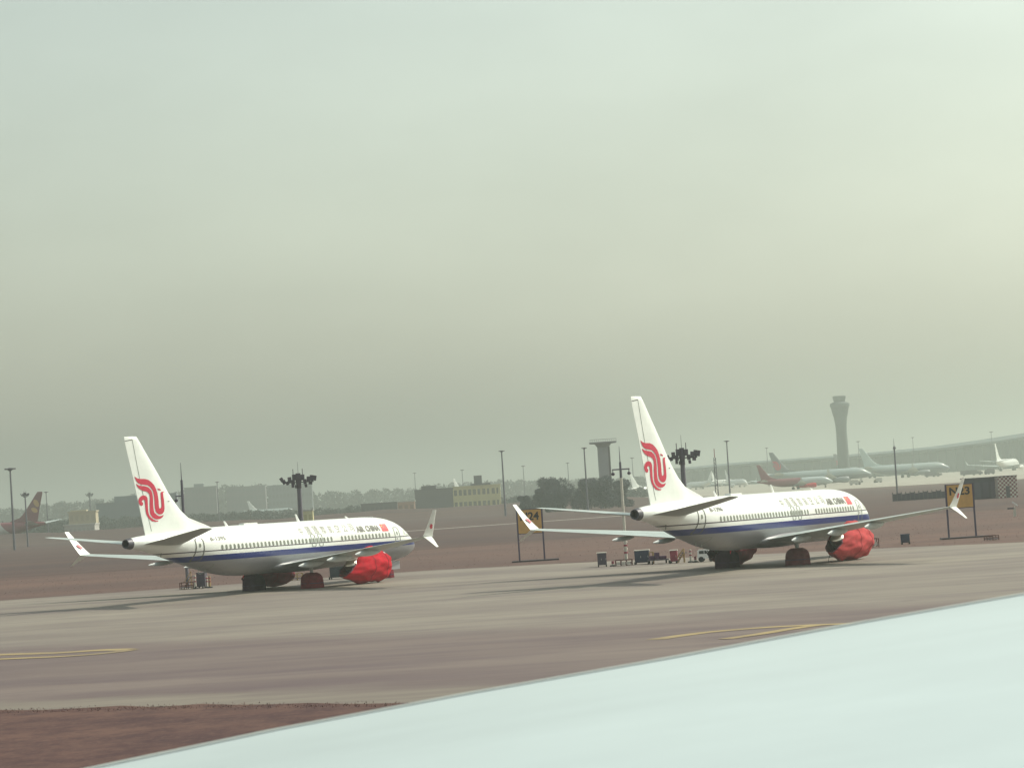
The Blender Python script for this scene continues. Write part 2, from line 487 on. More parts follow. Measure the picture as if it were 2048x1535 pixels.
sheet('grass_verge', [(-90, 20), (-90, 104)] + wobble([(-60, 103), (-30, 102.0), (-19.4, 101.0), (-11.7, 97.2), (-4.8, 92.2), (10, 83), (60, 70)], 1.6, 0.7) + [(60, 20)], 0.018, verge_mat)
grass_mat = mat('dry_grass_blades', (0.115, 0.058, 0.052), 0.9, var=0.2, vscale=0.35, col2=(0.16, 0.086, 0.072))
def scatter(n, x0, x1, y0, y1, keep):
    out = []
    P = np.c_[RNG.uniform(x0, x1, n), RNG.uniform(y0, y1, n)]
    for x, y in P:
        if keep(x, y): out.append((x, y, terr(y)))
    return out
edge_y = lambda x: float(np.interp(x, [-40, -30, -19.4, -11.7, -4.8, 10], [102, 101.5, 100.5, 96.7, 91.8, 82]))
g = tufts('grass', scatter(40000, -32, 8, 72, 101.5, lambda x, y: edge_y(x) - 1.2 < y < edge_y(x) + random.gauss(0.1, 0.55)), 0.02, 0.08, 0.25, grass_mat, 3)
tag(g, 'reddish brown dry grass verge in front of the taxiway', 'grass')
apr_y = lambda x: float(np.interp(x, [q[0] for q in far_edge], [q[1] for q in far_edge]))
g = tufts('grass', scatter(5000, -75, 75, 215, 420, lambda x, y: y > apr_y(x) + abs(random.gauss(0.2, 0.8)) and abs(x) < y * 0.21), 0.03, 0.09, 0.9, grass_mat)
tag(g, 'dry brown grass field behind the parked airliners', 'grass')
# ================================================================== AIRLINER
ST = [0, .18, .5, 1.0, 1.6, 2.2, 2.9, 3.7, 4.8, 6.2, 8, 24.5, 26.5, 28.5, 30.5, 32.5, 34.5, 36.2, 37.6, 38.7]
ZT = [2.82, 3.05, 3.30, 3.60, 3.90, 4.25, 4.66, 4.96, 5.20, 5.34, 5.39, 5.39, 5.38, 5.36, 5.33, 5.28, 5.20, 5.10, 5.00, 4.88]
ZB = [2.62, 2.36, 2.15, 1.95, 1.78, 1.66, 1.57, 1.50, 1.45, 1.43, 1.42, 1.42, 1.50, 1.78, 2.24, 2.76, 3.30, 3.72, 4.00, 4.14]
HW = [.06, .40, .68, 0.97, 1.22, 1.42, 1.58, 1.70, 1.80, 1.86, 1.88, 1.88, 1.88, 1.84, 1.72, 1.50, 1.18, .86, .58, .37]
def sec(s):
    return smooth_interp(s, ST, ZT), smooth_interp(s, ST, ZB), smooth_interp(s, ST, HW)
def P3(s, y, z):
    return (y, 19.6 - s, z)
def on_skin(s, z, off=0.012):
    zt, zb, hw = sec(s)
    zc, hh = (zt + zb) / 2, (zt - zb) / 2
    k = min(0.98, abs(z - zc) / hh)
    return P3(s, hw * math.sqrt(1 - k * k) + off, z)

def fuselage_mesh(n, stations):
    b = MB(); R = []
    for s in stations:
        zt, zb, hw = sec(s)
        zc, hh = (zt + zb) / 2, (zt - zb) / 2
        R.append([P3(s, hw * math.cos(2 * math.pi * i / n), zc + hh * math.sin(2 * math.pi * i / n)) for i in range(n)])
    return b.rings(R, True, False)

def airfoil(n=9):
    up, lo = [], []
    for i in range(n + 1):
        x = 0.5 * (1 - math.cos(math.pi * i / n))
        t = 5 * (0.2969 * math.sqrt(x) - 0.126 * x - 0.3516 * x * x + 0.2843 * x ** 3 - 0.1036 * x ** 4)
        up.append((x, t)); lo.append((x, -t))
    return up[::-1] + lo[1:-1]           # from trailing edge over the top to the leading edge and back below
AF = airfoil()
def surface(sections, side=1):
    """lofted flying surface; sections: (le_s, te_s, y, z_le, z_te, thickness ratio)"""
    b = MB(); R = []
    for le, te, y, zl, zt, th in sections:
        c = te - le
        R.append([P3(le + x * c, side * y, zl + (zt - zl) * x + t * th * c) for x, t in AF])
    return b.rings(R)

WING = [(12.6, 21.3, 0.8, 1.82, 1.95, .10), (13.6, 21.35, 1.9, 1.95, 2.05, .10), (16.0, 21.75, 5.6, 2.42, 2.47, .095),
        (18.8, 22.75, 10.4, 2.98, 3.00, .09), (22.15, 24.05, 16.1, 3.60, 3.61, .085), (22.65, 24.2, 16.75, 3.69, 3.70, .08)]
def wz(y, f=0.6):
    Y = [w[2] for w in WING]
    return float(np.interp(y, Y, [w[3] + (w[4] - w[3]) * f for w in WING]))
def wte(y): return float(np.interp(y, [w[2] for w in WING], [w[1] for w in WING]))
def wle(y): return float(np.interp(y, [w[2] for w in WING], [w[0] for w in WING]))
def blade(root, tip, side, thick=0.10):
    """winglet blade between two chords given as ((le_s, te_s), y, z)"""
    b = MB(); R = []
    for k in np.linspace(0, 1, 6):
        e = k ** 1.4
        le = root[0][0] + (tip[0][0] - root[0][0]) * k; te = root[0][1] + (tip[0][1] - root[0][1]) * k
        y = root[1] + (tip[1] - root[1]) * (k * .9 + e * .1); z = root[2] + (tip[2] - root[2]) * (k * .6 + e * .4)
        c = te - le
        R.append([P3(le + x * c, side * (y + t * thick * c), z - side * 0 * t) for x, t in AF])
    return b.rings(R)

FIN_Z = [5.0, 5.36, 6.2, 6.88, 7.97, 9.7, 11.35, 12.2, 12.5]
FIN_LE = [28.0, 28.3, 31.24, 32.25, 33.35, 34.7, 36.05, 36.74, 37.02]
FIN_TE = [36.55, 36.65, 36.87, 37.03, 37.31, 37.74, 38.22, 38.44, 38.46]
def fin_half(s, z):
    le, te = np.interp(z, FIN_Z, FIN_LE), np.interp(z, FIN_Z, FIN_TE)
    le = max(le, 31.2 - 1.2 * (6.2 - z)) if z < 6.2 else le
    u = (s - le) / (te - le)
    tm = np.interp(z, [5, 12.5], [0.32, 0.10])
    if u < 0.3: k = math.sqrt(max(0.0, 1 - ((0.3 - u) / 0.3) ** 2)) if u > 0 else 0.0
    else: k = 1 - 0.92 * ((u - 0.3) / 0.7) ** 1.3
    return tm * max(k, 0.06)
def fin_mesh():
    b = MB(); R = []
    for z in np.r_[np.linspace(5.0, 6.2, 5), np.linspace(6.4, 12.2, 14), 12.42, 12.5]:
        le, te = np.interp(z, FIN_Z, FIN_LE), np.interp(z, FIN_Z, FIN_TE)
        us = [0, .03, .08, .16, .3, .45, .6, .75, .88, 1.0]
        right = [P3(le + u * (te - le), fin_half(le + u * (te - le), z) * (0.35 if z > 12.45 else 1), z) for u in us]
        left = [(-q[0], q[1], q[2]) for q in right]
        R.append(right + left[::-1])
    return b.rings(R)

LOGO = [
 [(37.54, 9.52), (37.24, 9.36), (36.92, 9.31), (36.42, 9.3), (36.04, 9.21), (35.73, 9.04), (35.43, 8.8), (35.25, 8.51), (35.12, 8.2), (35.05, 7.89), (35.02, 7.55), (35.01, 7.22), (34.98, 7.06), (34.9, 7.02), (34.78, 7.06), (34.71, 7.16), (34.71, 7.55), (34.74, 7.93), (34.73, 8.19), (34.69, 8.26), (34.55, 8.28), (34.26, 8.29), (34.43, 8.21), (34.45, 7.98), (34.41, 7.67), (34.38, 7.28), (34.39, 7.0), (34.45, 6.79), (34.59, 6.64), (34.79, 6.57), (35.02, 6.59), (35.23, 6.68), (35.38, 6.84), (35.45, 7.08), (35.47, 7.44), (35.47, 7.75), (35.51, 8.08), (35.58, 8.32), (35.7, 8.5), (35.9, 8.68), (36.16, 8.82), (36.48, 8.86), (36.87, 8.9), (37.13, 8.99), (37.31, 9.12), (37.42, 9.28)],
 [(37.38, 8.97), (37.15, 8.85), (36.88, 8.79), (36.5, 8.76), (36.17, 8.69), (35.97, 8.57), (35.79, 8.42), (35.68, 8.22), (35.64, 7.96), (35.62, 7.7), (35.63, 7.44), (35.62, 7.18), (35.59, 6.93), (35.51, 6.72), (35.3, 6.56), (35.04, 6.46), (34.75, 6.46), (34.52, 6.53), (34.56, 6.43), (34.69, 6.33), (34.9, 6.25), (35.18, 6.22), (35.46, 6.25), (35.73, 6.37), (35.92, 6.55), (36.01, 6.73), (36.02, 6.94), (36.01, 7.2), (36.01, 7.45), (35.98, 7.71), (35.96, 7.91), (36.0, 8.12), (36.13, 8.25), (36.33, 8.35), (36.71, 8.42), (36.98, 8.53), (37.18, 8.66), (37.32, 8.82)],
 [(37.06, 7.35), (37.18, 7.51), (37.21, 7.69), (37.13, 7.87), (36.94, 8.01), (36.71, 8.07), (36.49, 8.05), (36.31, 7.96), (36.22, 7.82), (36.21, 7.59), (36.21, 7.33), (36.21, 7.07), (36.19, 6.82), (36.11, 6.58), (35.94, 6.4), (35.69, 6.24), (35.42, 6.14), (35.09, 6.11), (35.21, 6.04), (35.49, 6.05), (35.82, 6.1), (36.1, 6.27), (36.32, 6.49), (36.43, 6.69), (36.48, 6.95), (36.5, 7.21), (36.51, 7.47), (36.5, 7.64), (36.56, 7.72), (36.7, 7.74), (36.82, 7.68), (36.86, 7.6), (36.73, 7.52), (36.72, 7.39), (36.79, 7.32), (36.9, 7.3)],
 [(35.1, 8.55), (34.8, 8.5), (34.64, 8.4), (34.81, 8.39), (35.0, 8.43)]]
def decal(polys, fmap, cuts=0):
    """flat polygons in (s, z) laid on a skin by fmap"""
    bm = bmesh.new()
    for poly in polys:
        vs = [bm.verts.new((a, b, 0)) for a, b in poly]
        for t in tessellate_polygon([[Vector((a, b, 0)) for a, b in poly]]):
            try: bm.faces.new([vs[i] for i in t])
            except ValueError: pass
    if cuts:
        bmesh.ops.subdivide_edges(bm, edges=[e for e in bm.edges if e.calc_length() > 0.35], cuts=cuts, use_grid_fill=False)
        bmesh.ops.triangulate(bm, faces=bm.faces)
    for v in bm.verts: v.co = fmap(v.co.x, v.co.y)
    me = bpy.data.meshes.new('decal')
    bm.to_mesh(me); bm.free()
    return me

def text_mesh(txt, size, bold=0.0, shear=0.0, squash=1.0):
    cu = bpy.data.curves.new('lettering', 'FONT')
    cu.body = txt; cu.size = size; cu.offset = bold; cu.shear = shear; cu.resolution_u = 3
    o = bpy.data.objects.new('lettering', cu); COL.objects.link(o)
    bpy.context.view_layer.update()
    me = bpy.data.meshes.new_from_object(o.evaluated_get(bpy.context.evaluated_depsgraph_get()))
    bpy.data.objects.remove(o); bpy.data.curves.remove(cu)
    n = len(me.vertices); co = np.empty(n * 3); me.vertices.foreach_get('co', co); co = co.reshape(-1, 3)
    co[:, 0] *= squash
    return me, co
def skin_text(name, txt, s_start, s_end, z0, height, parent, material, bold=0.0, shear=0.0, gap=None):
    me, co = text_mesh(txt, 1.0, bold, shear)
    w0, w1 = co[:, 0].min(), co[:, 0].max(); h0, h1 = co[:, 1].min(), co[:, 1].max()
    for v, c in zip(me.vertices, co): v.co = (s_start + (s_end - s_start) * (c[0] - w0) / (w1 - w0), z0 + height * (c[1] - h0) / (h1 - h0), 0)
    bm = bmesh.new(); bm.from_mesh(me)
    bmesh.ops.triangulate(bm, faces=bm.faces)
    for _ in range(2):
        long_e = [e for e in bm.edges if abs(e.verts[0].co.y - e.verts[1].co.y) > 0.13]
        if not long_e: break
        bmesh.ops.subdivide_edges(bm, edges=long_e, cuts=1)
        bmesh.ops.triangulate(bm, faces=bm.faces)
    for v in bm.verts: v.co = on_skin(v.co.x, v.co.y, 0.024)
    bm.to_mesh(me); bm.free()
    return link(name, me, material, parent)
def rounded(s, z, w, h, r, n=5):
    pts = []
    for cx, cz, a0 in ((w / 2 - r, h / 2 - r, 0), (-w / 2 + r, h / 2 - r, 90), (-w / 2 + r, -h / 2 + r, 180), (w / 2 - r, -h / 2 + r, 270)):
        for i in range(n):
            a = rad(a0 + 90 * i / (n - 1))
            pts.append((s + cx + r * math.cos(a), z + cz + r * math.sin(a)))
    if h > 0.6:                                                   # extra points on the upright sides
        out = []
        for i, q in enumerate(pts):
            out.append(q); nxt = pts[(i + 1) % len(pts)]
            if abs(nxt[1] - q[1]) > 0.3:
                out += [(q[0] + (nxt[0] - q[0]) * j / 8, q[1] + (nxt[1] - q[1]) * j / 8) for j in range(1, 8)]
        pts = out
    return pts
def skin_outline(name, s, z, w, h, r, t, parent, material):
    a, b = rounded(s, z, w + t * 2.6, h + t, r), rounded(s, z, w - t * 2.6, h - t, max(0.02, r - t))
    n = len(a)
    V = [on_skin(*q, 0.014) for q in a] + [on_skin(*q, 0.014) for q in b]
    return raw(name, V, [(i, (i + 1) % n, n + (i + 1) % n, n + i) for i in range(n)], material, parent)

WIN_ME = None
def engine_cover(name, lab, root, side, material, hang, seed):
    """loose tarpaulin sack drawn over the nacelle; its own thing, in the airliner's frame"""
    r = random.Random(seed)
    L = [11.9, 12.0, 12.25, 12.7, 13.25, 13.8, 14.4, 14.9, 15.4, 15.9, 16.5, 17.0]
    A = [.40, .92, 1.18, 1.29, 1.33, 1.32, 1.30, 1.25, 1.17, 1.06, .86, .60]
    n = 60
    ph = [r.uniform(0, 6.28) for _ in range(8)]
    LA = [(s_, smooth_interp(s_, L, A)) for s_ in sorted(set(list(np.linspace(11.9, 12.3, 6)) + list(np.linspace(12.3, 17.0, 30))))]
    b = MB(); R = []
    for s, a in LA:
        ring = []
        fr = max(0.0, (s - 14.2) / 2.6)
        for i in range(n):
            t = 2 * math.pi * i / n
            k = a * (1 + 0.034 * math.sin(5 * t + ph[0] + s * 1.3) + 0.028 * math.sin(9 * t + ph[1] - s * 2.1) + 0.020 * math.sin(14 * t + ph[2] + 3 * s))
            y, z = k * math.cos(t) * 0.96, k * math.sin(t) * 0.98
            zc = 1.42 - 0.06 * fr
            if s > 12.6 and z > 0:                                   # drawn up over the pylon
                up = math.exp(-(y / 0.50) ** 2) * min(1, (s - 12.6) / 0.7) * (1 if s < 14.2 else max(0, 1 - (s - 14.2) / 0.7))
                z += 0.24 * up
            if z < 0:
                z -= hang * math.exp(-((s - 15.6) / 0.42) ** 2) * math.exp(-(y / 0.32) ** 2)
                z *= 1.0 - 0.05 * math.sin(3 * s + ph[3])
            z = max(z, 0.05 - zc)
            ring.append(P3(s + 0.05 * math.sin(3 * t + ph[4]) - 0.75 * fr * math.sin(t) + 0.06 * fr * math.sin(8 * t + ph[5]), side * 4.83 + y, zc + z))
        R.append(ring)
    b.rings(R, True, False)
    e = empty(name, root.location); e.rotation_euler = root.rotation_euler
    o = b.build('tarpaulin', material, e, True, 80)
    for j in (9, 20):
        st_ = MB(); ringj = R[j]
        st_.rings([[(side * 4.83 + (q[0] - side * 4.83) * kk, q[1] + dy, 1.40 + (q[2] - 1.40) * kk) for q in ringj] for dy, kk in ((.05, 1.006), (.03, 1.014), (-.03, 1.014), (-.05, 1.006))], False, False)
        st_.build('strap', strap_red, e, True, 60)
    hem = MB(); H = []
    for ds, kk in ((-0.10, 1.02), (0.03, 1.05), (0.16, 1.0), (0.10, 0.93)):
        H.append([(R[-1][i][0] * 1 + (R[-1][i][0] - side * 4.83) * (kk - 1), R[-1][i][1] - ds, 1.40 + (R[-1][i][2] - 1.40) * kk) for i in range(n)])
    hem.rings(H, False, False).build('hem', hem_dark, e, True, 60)
    if hang > 0.2:
        tie = MB(); tie.tube(P3(16.9, side * 4.83 - 0.4 * side, 0.85), P3(17.1, side * 4.83 - 0.55 * side, 0.03), 0.02, n=6)
        tie.build('tie_rope', strap_dark, e)
    tag(e, lab, 'engine cover', 'red engine covers')
    return e

def wheel_cover(name, lab, root, s, y, w, l, h, material, seed, z0=0.0):
    r = random.Random(seed); n = 28; ph = [r.uniform(0, 6.28) for _ in range(4)]
    b = MB(); R = []
    for k in (0, .12, .3, .5, .68, .82, .92, 1.0):
        sh = 1.0 + 0.06 * (1 - k) if k < 0.68 else math.sqrt(max(0.02, 1 - ((k - 0.62) / 0.44) ** 2))
        ring = []
        for i in range(n):
            t = 2 * math.pi * i / n
            c, q = math.cos(t), math.sin(t)
            ex = 0.62
            x = w / 2 * sh * math.copysign(abs(c) ** ex, c); yy = l / 2 * sh * math.copysign(abs(q) ** ex, q)
            f = 1 + (0.05 * (1 - k) + .012) * math.sin(7 * t + ph[0]) + 0.03 * (1 - k) * math.sin(12 * t + ph[1])
            ring.append(P3(s + yy * f, y + x * f, z0 + 0.02 + h * k))
        R.append(ring)
    e = empty(name, root.location); e.rotation_euler = root.rotation_euler
    b.rings(R).build('tarpaulin', material, e, True, 60)
    rope = MB()
    rope.rings([[((q[0] - y) * 1.03 + y, q[1], q[2] + dz) for q in R[2]] for dz in (0, 0.05)], False, False).build('rope', strap_dark, e)
    tag(e, lab, 'wheel cover', 'dark wheel covers')
    return e

def landing_gear(root, s, y, top, r, w, name, bottom=0.0):
    g = MB()
    g.tube(P3(s - 0.1, y, top), P3(s, y, bottom + r), 0.14, 0.11, 12)
    g.tube(P3(s - 0.9, y * 0.75, top), P3(s - 0.05, y, bottom + r + 0.45), 0.06, 0.06, 8)
    g.tube(P3(s, y - w / 2 - 0.1, bottom + r), P3(s, y + w / 2 + 0.1, bottom + r), 0.09, 0.09, 10)
    go = g.build(name, gear_grey, root, True, 40)
    for sg in (-1, 1):
        R = []
        c = y + sg * w / 2
        for dx, rr in ((-.17, r * .62), (-.16, r * .9), (-.09, r), (.09, r), (.16, r * .9), (.17, r * .62)):
            R.append([P3(s + rr * math.cos(2 * math.pi * i / 20), c + dx, bottom + r + rr * math.sin(2 * math.pi * i / 20)) for i in range(20)])
        MB().rings(R).build('wheel', rubber, go, True, 40)
    return go

def parked_airliner(lab, x, y, hd, reg, mats):
    """detailed twin-engine airliner; local frame: x right, y forward, z up, origin under the main gear"""
    root = empty('airliner', (x, y, 0.013))
    root.rotation_euler = (-0.006, 0, -hd)
    tag(root, lab, 'airliner', 'white airliners with red bird emblems parked on the apron')
    st = sorted(set(list(np.linspace(0.0, 0.18, 4)) + list(np.linspace(0.18, 8, 34)) + list(np.linspace(8, 24.5, 16)) + list(np.linspace(24.5, 38.7, 30))))
    fu = fuselage_mesh(48, st).build('fuselage', mats['livery'], root, True, 60)
    # belly fairing
    b = MB(); R = []
    for s in np.linspace(10.8, 23.6, 22):
        k = math.sin(math.pi * (s - 10.8) / 12.8) ** 0.45 if 10.8 < s < 23.6 else 0.02
        k = max(k, 0.03)
        R.append([P3(s, 2.02 * k * math.cos(t), 1.98 + 0.66 * k * math.sin(t)) for t in np.linspace(0, 2 * math.pi, 32, endpoint=False)])
    b.rings(R).build('belly_fairing', mats['belly'], root, True, 60)
    # exhaust of the tail cone
    zt, zb, hw = sec(38.7); zc = (zt + zb) / 2
    ex = MB()
    ex.rings([[P3(s, r * math.cos(t), zc + r * math.sin(t)) for t in np.linspace(0, 2 * math.pi, 24, endpoint=False)]
              for s, r in ((38.45, .425), (38.75, .385), (38.98, .34), (38.96, .27), (38.5, .24))], False, True).build('exhaust_ring', dark_metal, root, True, 40)
    # fin
    fin = fin_mesh().build('fin', white_fin, root, True, 40)
    for poly, nm in zip(LOGO, ('emblem_feather', 'emblem_feather', 'emblem_feather', 'emblem_crest')):
        link(nm, decal([poly], lambda s, z: P3(s, fin_half(s, z) + 0.022, z), 2), phoenix_red, fin)
    rud = [(37.62, 12.28), (37.48, 11.6), (37.2, 10.3), (36.75, 8.4), (36.2, 6.4), (35.9, 5.35)]
    for sgn in (1, -1):
        V = []
        for s, z in rud: V += [P3(s - .02, sgn * (fin_half(s - .02, z) + .012), z), P3(s + .03, sgn * (fin_half(s + .03, z) + .012), z)]
        raw('rudder_seam', V, [(2 * i, 2 * i + 1, 2 * i + 3, 2 * i + 2) for i in range(len(rud) - 1)], seam, fin)
    V = [P3(a, fin_half(a, c) + .014, c) for a, c in ((38.42, 12.20), (37.62, 12.30), (37.62, 12.24), (38.42, 12.15))]
    raw('rudder_cap_seam', V, [(0, 1, 2, 3)], seam_dark, fin)
    V = [P3(a, fin_half(a, c) + .016, c) for a, c in ((33.95, 7.50), (33.72, 7.50), (33.72, 7.56), (33.95, 7.56))]
    raw('inspection_plate', V, [(0, 1, 2, 3)], seam_dark, fin)
    # stabilisers
    for sd in (1, -1):
        sb = surface([(33.0, 37.45, 0.5, 4.18, 4.40, .07), (33.9, 37.75, 1.6, 4.34, 4.54, .07), (37.75, 39.35, 7.1, 5.23, 5.30, .065), (38.1, 39.4, 7.4, 5.29, 5.35, .05)], sd).build('stabiliser', stab_shade_grey if sd > 0 else wing_grey, root, True, 40)
        for k in (0.25, 0.55):
            el = MB()
            yy = 1.6 + 5.5 * k; ss = 37.75 + 1.6 * k; zz = 4.50 + .78 * k
            el.tube(P3(ss + .12, sd * yy, zz - 0.03), P3(ss + .42, sd * yy, zz - 0.02), 0.012, n=5)
            el.build('static_wick', seam_dark, sb)
    # wings
    for sd in (1, -1):
        wg = surface(WING, sd).build('wing', wing_grey, root, True, 40)
        wl = blade(((22.75, 24.12), 16.73, 3.70), ((23.95, 24.45), 17.95, 5.66), sd).build('winglet', mats['winglet'], wg, True, 40)
        blade(((22.95, 24.10), 16.75, 3.67), ((23.75, 24.05), 17.85, 2.84), sd).build('winglet_toe', mats['winglet'], wg, True, 40)
        if True:                                                    # small emblem on the blade
            pts = []
            zz = 4.45; k = (zz - 3.73) / 1.99
            le = 22.75 + 1.2 * k; te = 24.12 + .33 * k
            cs = (le + te) / 2
            for side_out in (1, -1):
                V = []
                for i in range(14):
                    a = 2 * math.pi * i / 14
                    kk = k + 0.10 * math.sin(a)
                    V.append(P3(cs + (0.15 if i % 2 else .24) * math.cos(a) + .16 * math.sin(a), sd * (16.73 + 1.22 * kk) + side_out * 0.10, 3.70 + 1.96 * kk))
                raw('winglet_emblem', V, [tuple(range(14))], phoenix_red, wl)
        for yy, ln in ((3.9, 1.0), (7.0, 1.25), (10.1, 1.1)):       # flap track fairings
            te = wte(yy); b = MB(); R = []
            for k in np.linspace(0, 1, 12):
                rr = (0.24 if sd > 0 else 0.16) * math.sin(math.pi * min(1, k * 0.95 + .03)) ** 0.7
                s = te - 2.6 + 3.5 * k * (0.9 + .1 * ln)
                zz = wz(yy, 0.8) - 0.28 - 0.10 * k
                R.append([P3(s, sd * yy + rr * .75 * math.cos(t), zz + rr * 1.15 * math.sin(t)) for t in np.linspace(0, 2 * math.pi, 14, endpoint=False)])
            b.rings(R).build('flap_fairing', fairing_grey, wg, True, 50)
        sl = MB()                                                   # aileron and flap gap lines on the upper skin
        V = []
        for yy in (2.2, 5.6, 8, 10.4, 13, 15.8):
            le, te = wle(yy), wte(yy); s = te - 0.27 * (te - le)
            zz = wz(yy, (s - le) / (te - le)) + 0.055 * (te - le) * 0.62
            V += [P3(s - .03, sd * yy, zz + .03), P3(s + .04, sd * yy, zz + .026)]
        raw('flap_seam', V, [(2 * i, 2 * i + 1, 2 * i + 3, 2 * i + 2) for i in range(5)], seam, wg)
        # nacelle and pylon
        na = MB()
        na.rings([[P3(s, sd * 4.83 + r * math.cos(t), 1.50 + r * math.sin(t) * .97) for t in np.linspace(0, 2 * math.pi, 28, endpoint=False)]
                  for s, r in ((12.1, .88), (12.05, .98), (12.25, 1.08), (12.8, 1.13), (13.8, 1.13), (14.8, 1.0), (15.2, .92))], True, False)
        no = na.build('nacelle', white, root, True, 50)
        nz = MB()
        nz.rings([[P3(s, sd * 4.83 + r * math.cos(t), 1.58 + r * math.sin(t)) for t in np.linspace(0, 2 * math.pi, 24, endpoint=False)]
                  for s, r in ((14.2, .66), (15.4, .62), (16.4, .52), (16.7, .46), (16.9, .30), (17.3, .06))]).build('exhaust_nozzle', metal, no, True, 40)
        surface([(12.3, 18.6, 0.0, 2.35, 2.2, .06)] * 1 + [(12.6, 18.8, 0.01, 2.35, 2.2, .06)], 1) if False else None
        py = MB()
        py.rings([[P3(s, sd * 4.83 + w * c, z) for c, z in ((-1, zb), (1, zb), (1, zt), (-1, zt))] for s, w, zb, zt in
                  ((12.2, .05, 2.2, 2.5), (13.5, .2, 2.0, 2.68), (15.6, .24, 1.95, 2.62), (17.5, .18, 2.0, 2.5), (19.2, .05, 2.2, 2.4))]).build('pylon', white, no, True, 30)
    # gear
    for sd in (1, -1): landing_gear(root, 19.3, sd * 2.86, 1.95, 0.56, 0.86, 'main_gear')
    landing_gear(root, 4.0, 0, 1.6, 0.35, 0.42, 'nose_gear', 0.09)
    dr = MB()
    for sg in (-1, 1): dr.box(P3(3.4, sg * 0.45, 1.15), (0.03, 1.5, 0.7))
    dr.build('gear_door', mats['belly'], root)
    # cabin windows: one mesh per window station
    i = 0; s = 29.45
    while s > 6.0:
        if not (13.7 < s < 14.3):
            V = [on_skin(*q, 0.016) for q in rounded(s, 3.79, .25, .37, .11, 4)]
            raw('cabin_window', V, [tuple(range(len(V)))], glass, root)
        s -= 0.508
    for pane in ([(1.80, 3.62), (2.35, 3.62), (2.42, 4.02), (2.02, 4.02)], [(2.45, 3.62), (3.0, 3.64), (2.98, 4.12), (2.52, 4.05)], [(3.1, 3.68), (3.5, 3.74), (3.4, 4.10), (3.07, 4.12)]):
        V = [on_skin(a, c, 0.02) for a, c in pane]
        raw('cockpit_window', V, [(0, 1, 2, 3)], cockpit_shade, root)
    # doors, exits
    for s0, z0, w, h in ((31.95, 3.72, .86, 1.72), (4.75, 3.55, .8, 1.65)):
        d = skin_outline('door', s0, z0, w, h, .2, .045, root, seam_dark if s0 > 30 else seam)
        V = [on_skin(*q, .018) for q in rounded(s0, z0 + .32, .2, .3, .08, 4)]
        raw('door_window', V, [tuple(range(len(V)))], glass, d)
        V = [on_skin(*q, .018) for q in rounded(s0 + .1, z0 - .15, .26, .07, .03, 3)]
        raw('handle', V, [tuple(range(len(V)))], seam_dark, d)
    for s0 in (17.26, 16.24): skin_outline('emergency_exit', s0, 3.78, .52, .98, .12, .035, root, seam)
    for s0, z0, w, h in ((30.3, 2.2, .9, .7), (9.5, 2.1, 1.1, .85)): skin_outline('cargo_door', s0, z0, w, h, .1, .03, root, seam)
    # writing
    skin_text('registration', reg, 30.6, 28.75, 4.33, .30, root, letter, 0.015)
    skin_text('title_word', 'AIR', 10.7, 9.52, 4.18, .50, root, letter, 0.045)
    skin_text('title_word', 'CHINA', 9.32, 7.25, 4.18, .50, root, letter, 0.045)
    for i, ch in enumerate('中國國際航空公司'):
        s0 = 18.75 - i * 1.03
        skin_text('title_character', ch, s0, s0 - (.62 if i else .48), 4.28 + .02 * (i % 3), .60, root, letter_pale, 0.0, 0.1)
    V, F = [], []
    for i in range(5):
        for j in range(4): V.append(on_skin(6.98 - 1.0 * i / 4, 4.10 + .62 * j / 3, 0.018))
    F = [(i * 4 + j, (i + 1) * 4 + j, (i + 1) * 4 + j + 1, i * 4 + j + 1) for i in range(4) for j in range(3)]
    fl = raw('flag', V, F, flag_red, root)
    for cs, cz, rr in ((6.80, 4.56, .10), (6.62, 4.65, .035), (6.56, 4.58, .035), (6.56, 4.49, .035), (6.62, 4.42, .035)):
        V = [on_skin(cs + (rr if k % 2 == 0 else rr * .4) * math.sin(k * math.pi / 5), cz + (rr if k % 2 == 0 else rr * .4) * math.cos(k * math.pi / 5), .03) for k in range(10)]
        raw('star', V, [tuple(range(10))], flag_yellow, fl)
    # aerials on the crown and below
    for s0, h in ((26.3, .42), (16.6, .62), (9.5, .2)):
        zt = sec(s0)[0]; b = MB()
        b.rings([[P3(s0 + a + lean, w, zt - .03 + hh) for a, w in ((-c / 2, 0), (0, .03), (c / 2, 0), (0, -.03))] for hh, c, lean in ((0, .42, 0), (h * .6, .3, .22), (h, .22, .38))]).build('aerial', winglet_white, root)
    b = MB()
    b.box(P3(23.5, 0, sec(23.5)[0] + .05), (.5, 1.8, .14)).build('antenna_fairing', white, root)
    b = MB()
    b.tube(P3(35.4, .5, 3.72), P3(35.5, .5, 3.35), .035, .03, 6).build('drain_mast', seam_dark, root)
    b = MB()
    b.tube(P3(24.5, 0, 1.42), P3(24.6, 0, 1.2), .05, .03, 6).build('belly_beacon', flag_red, root)
    return root

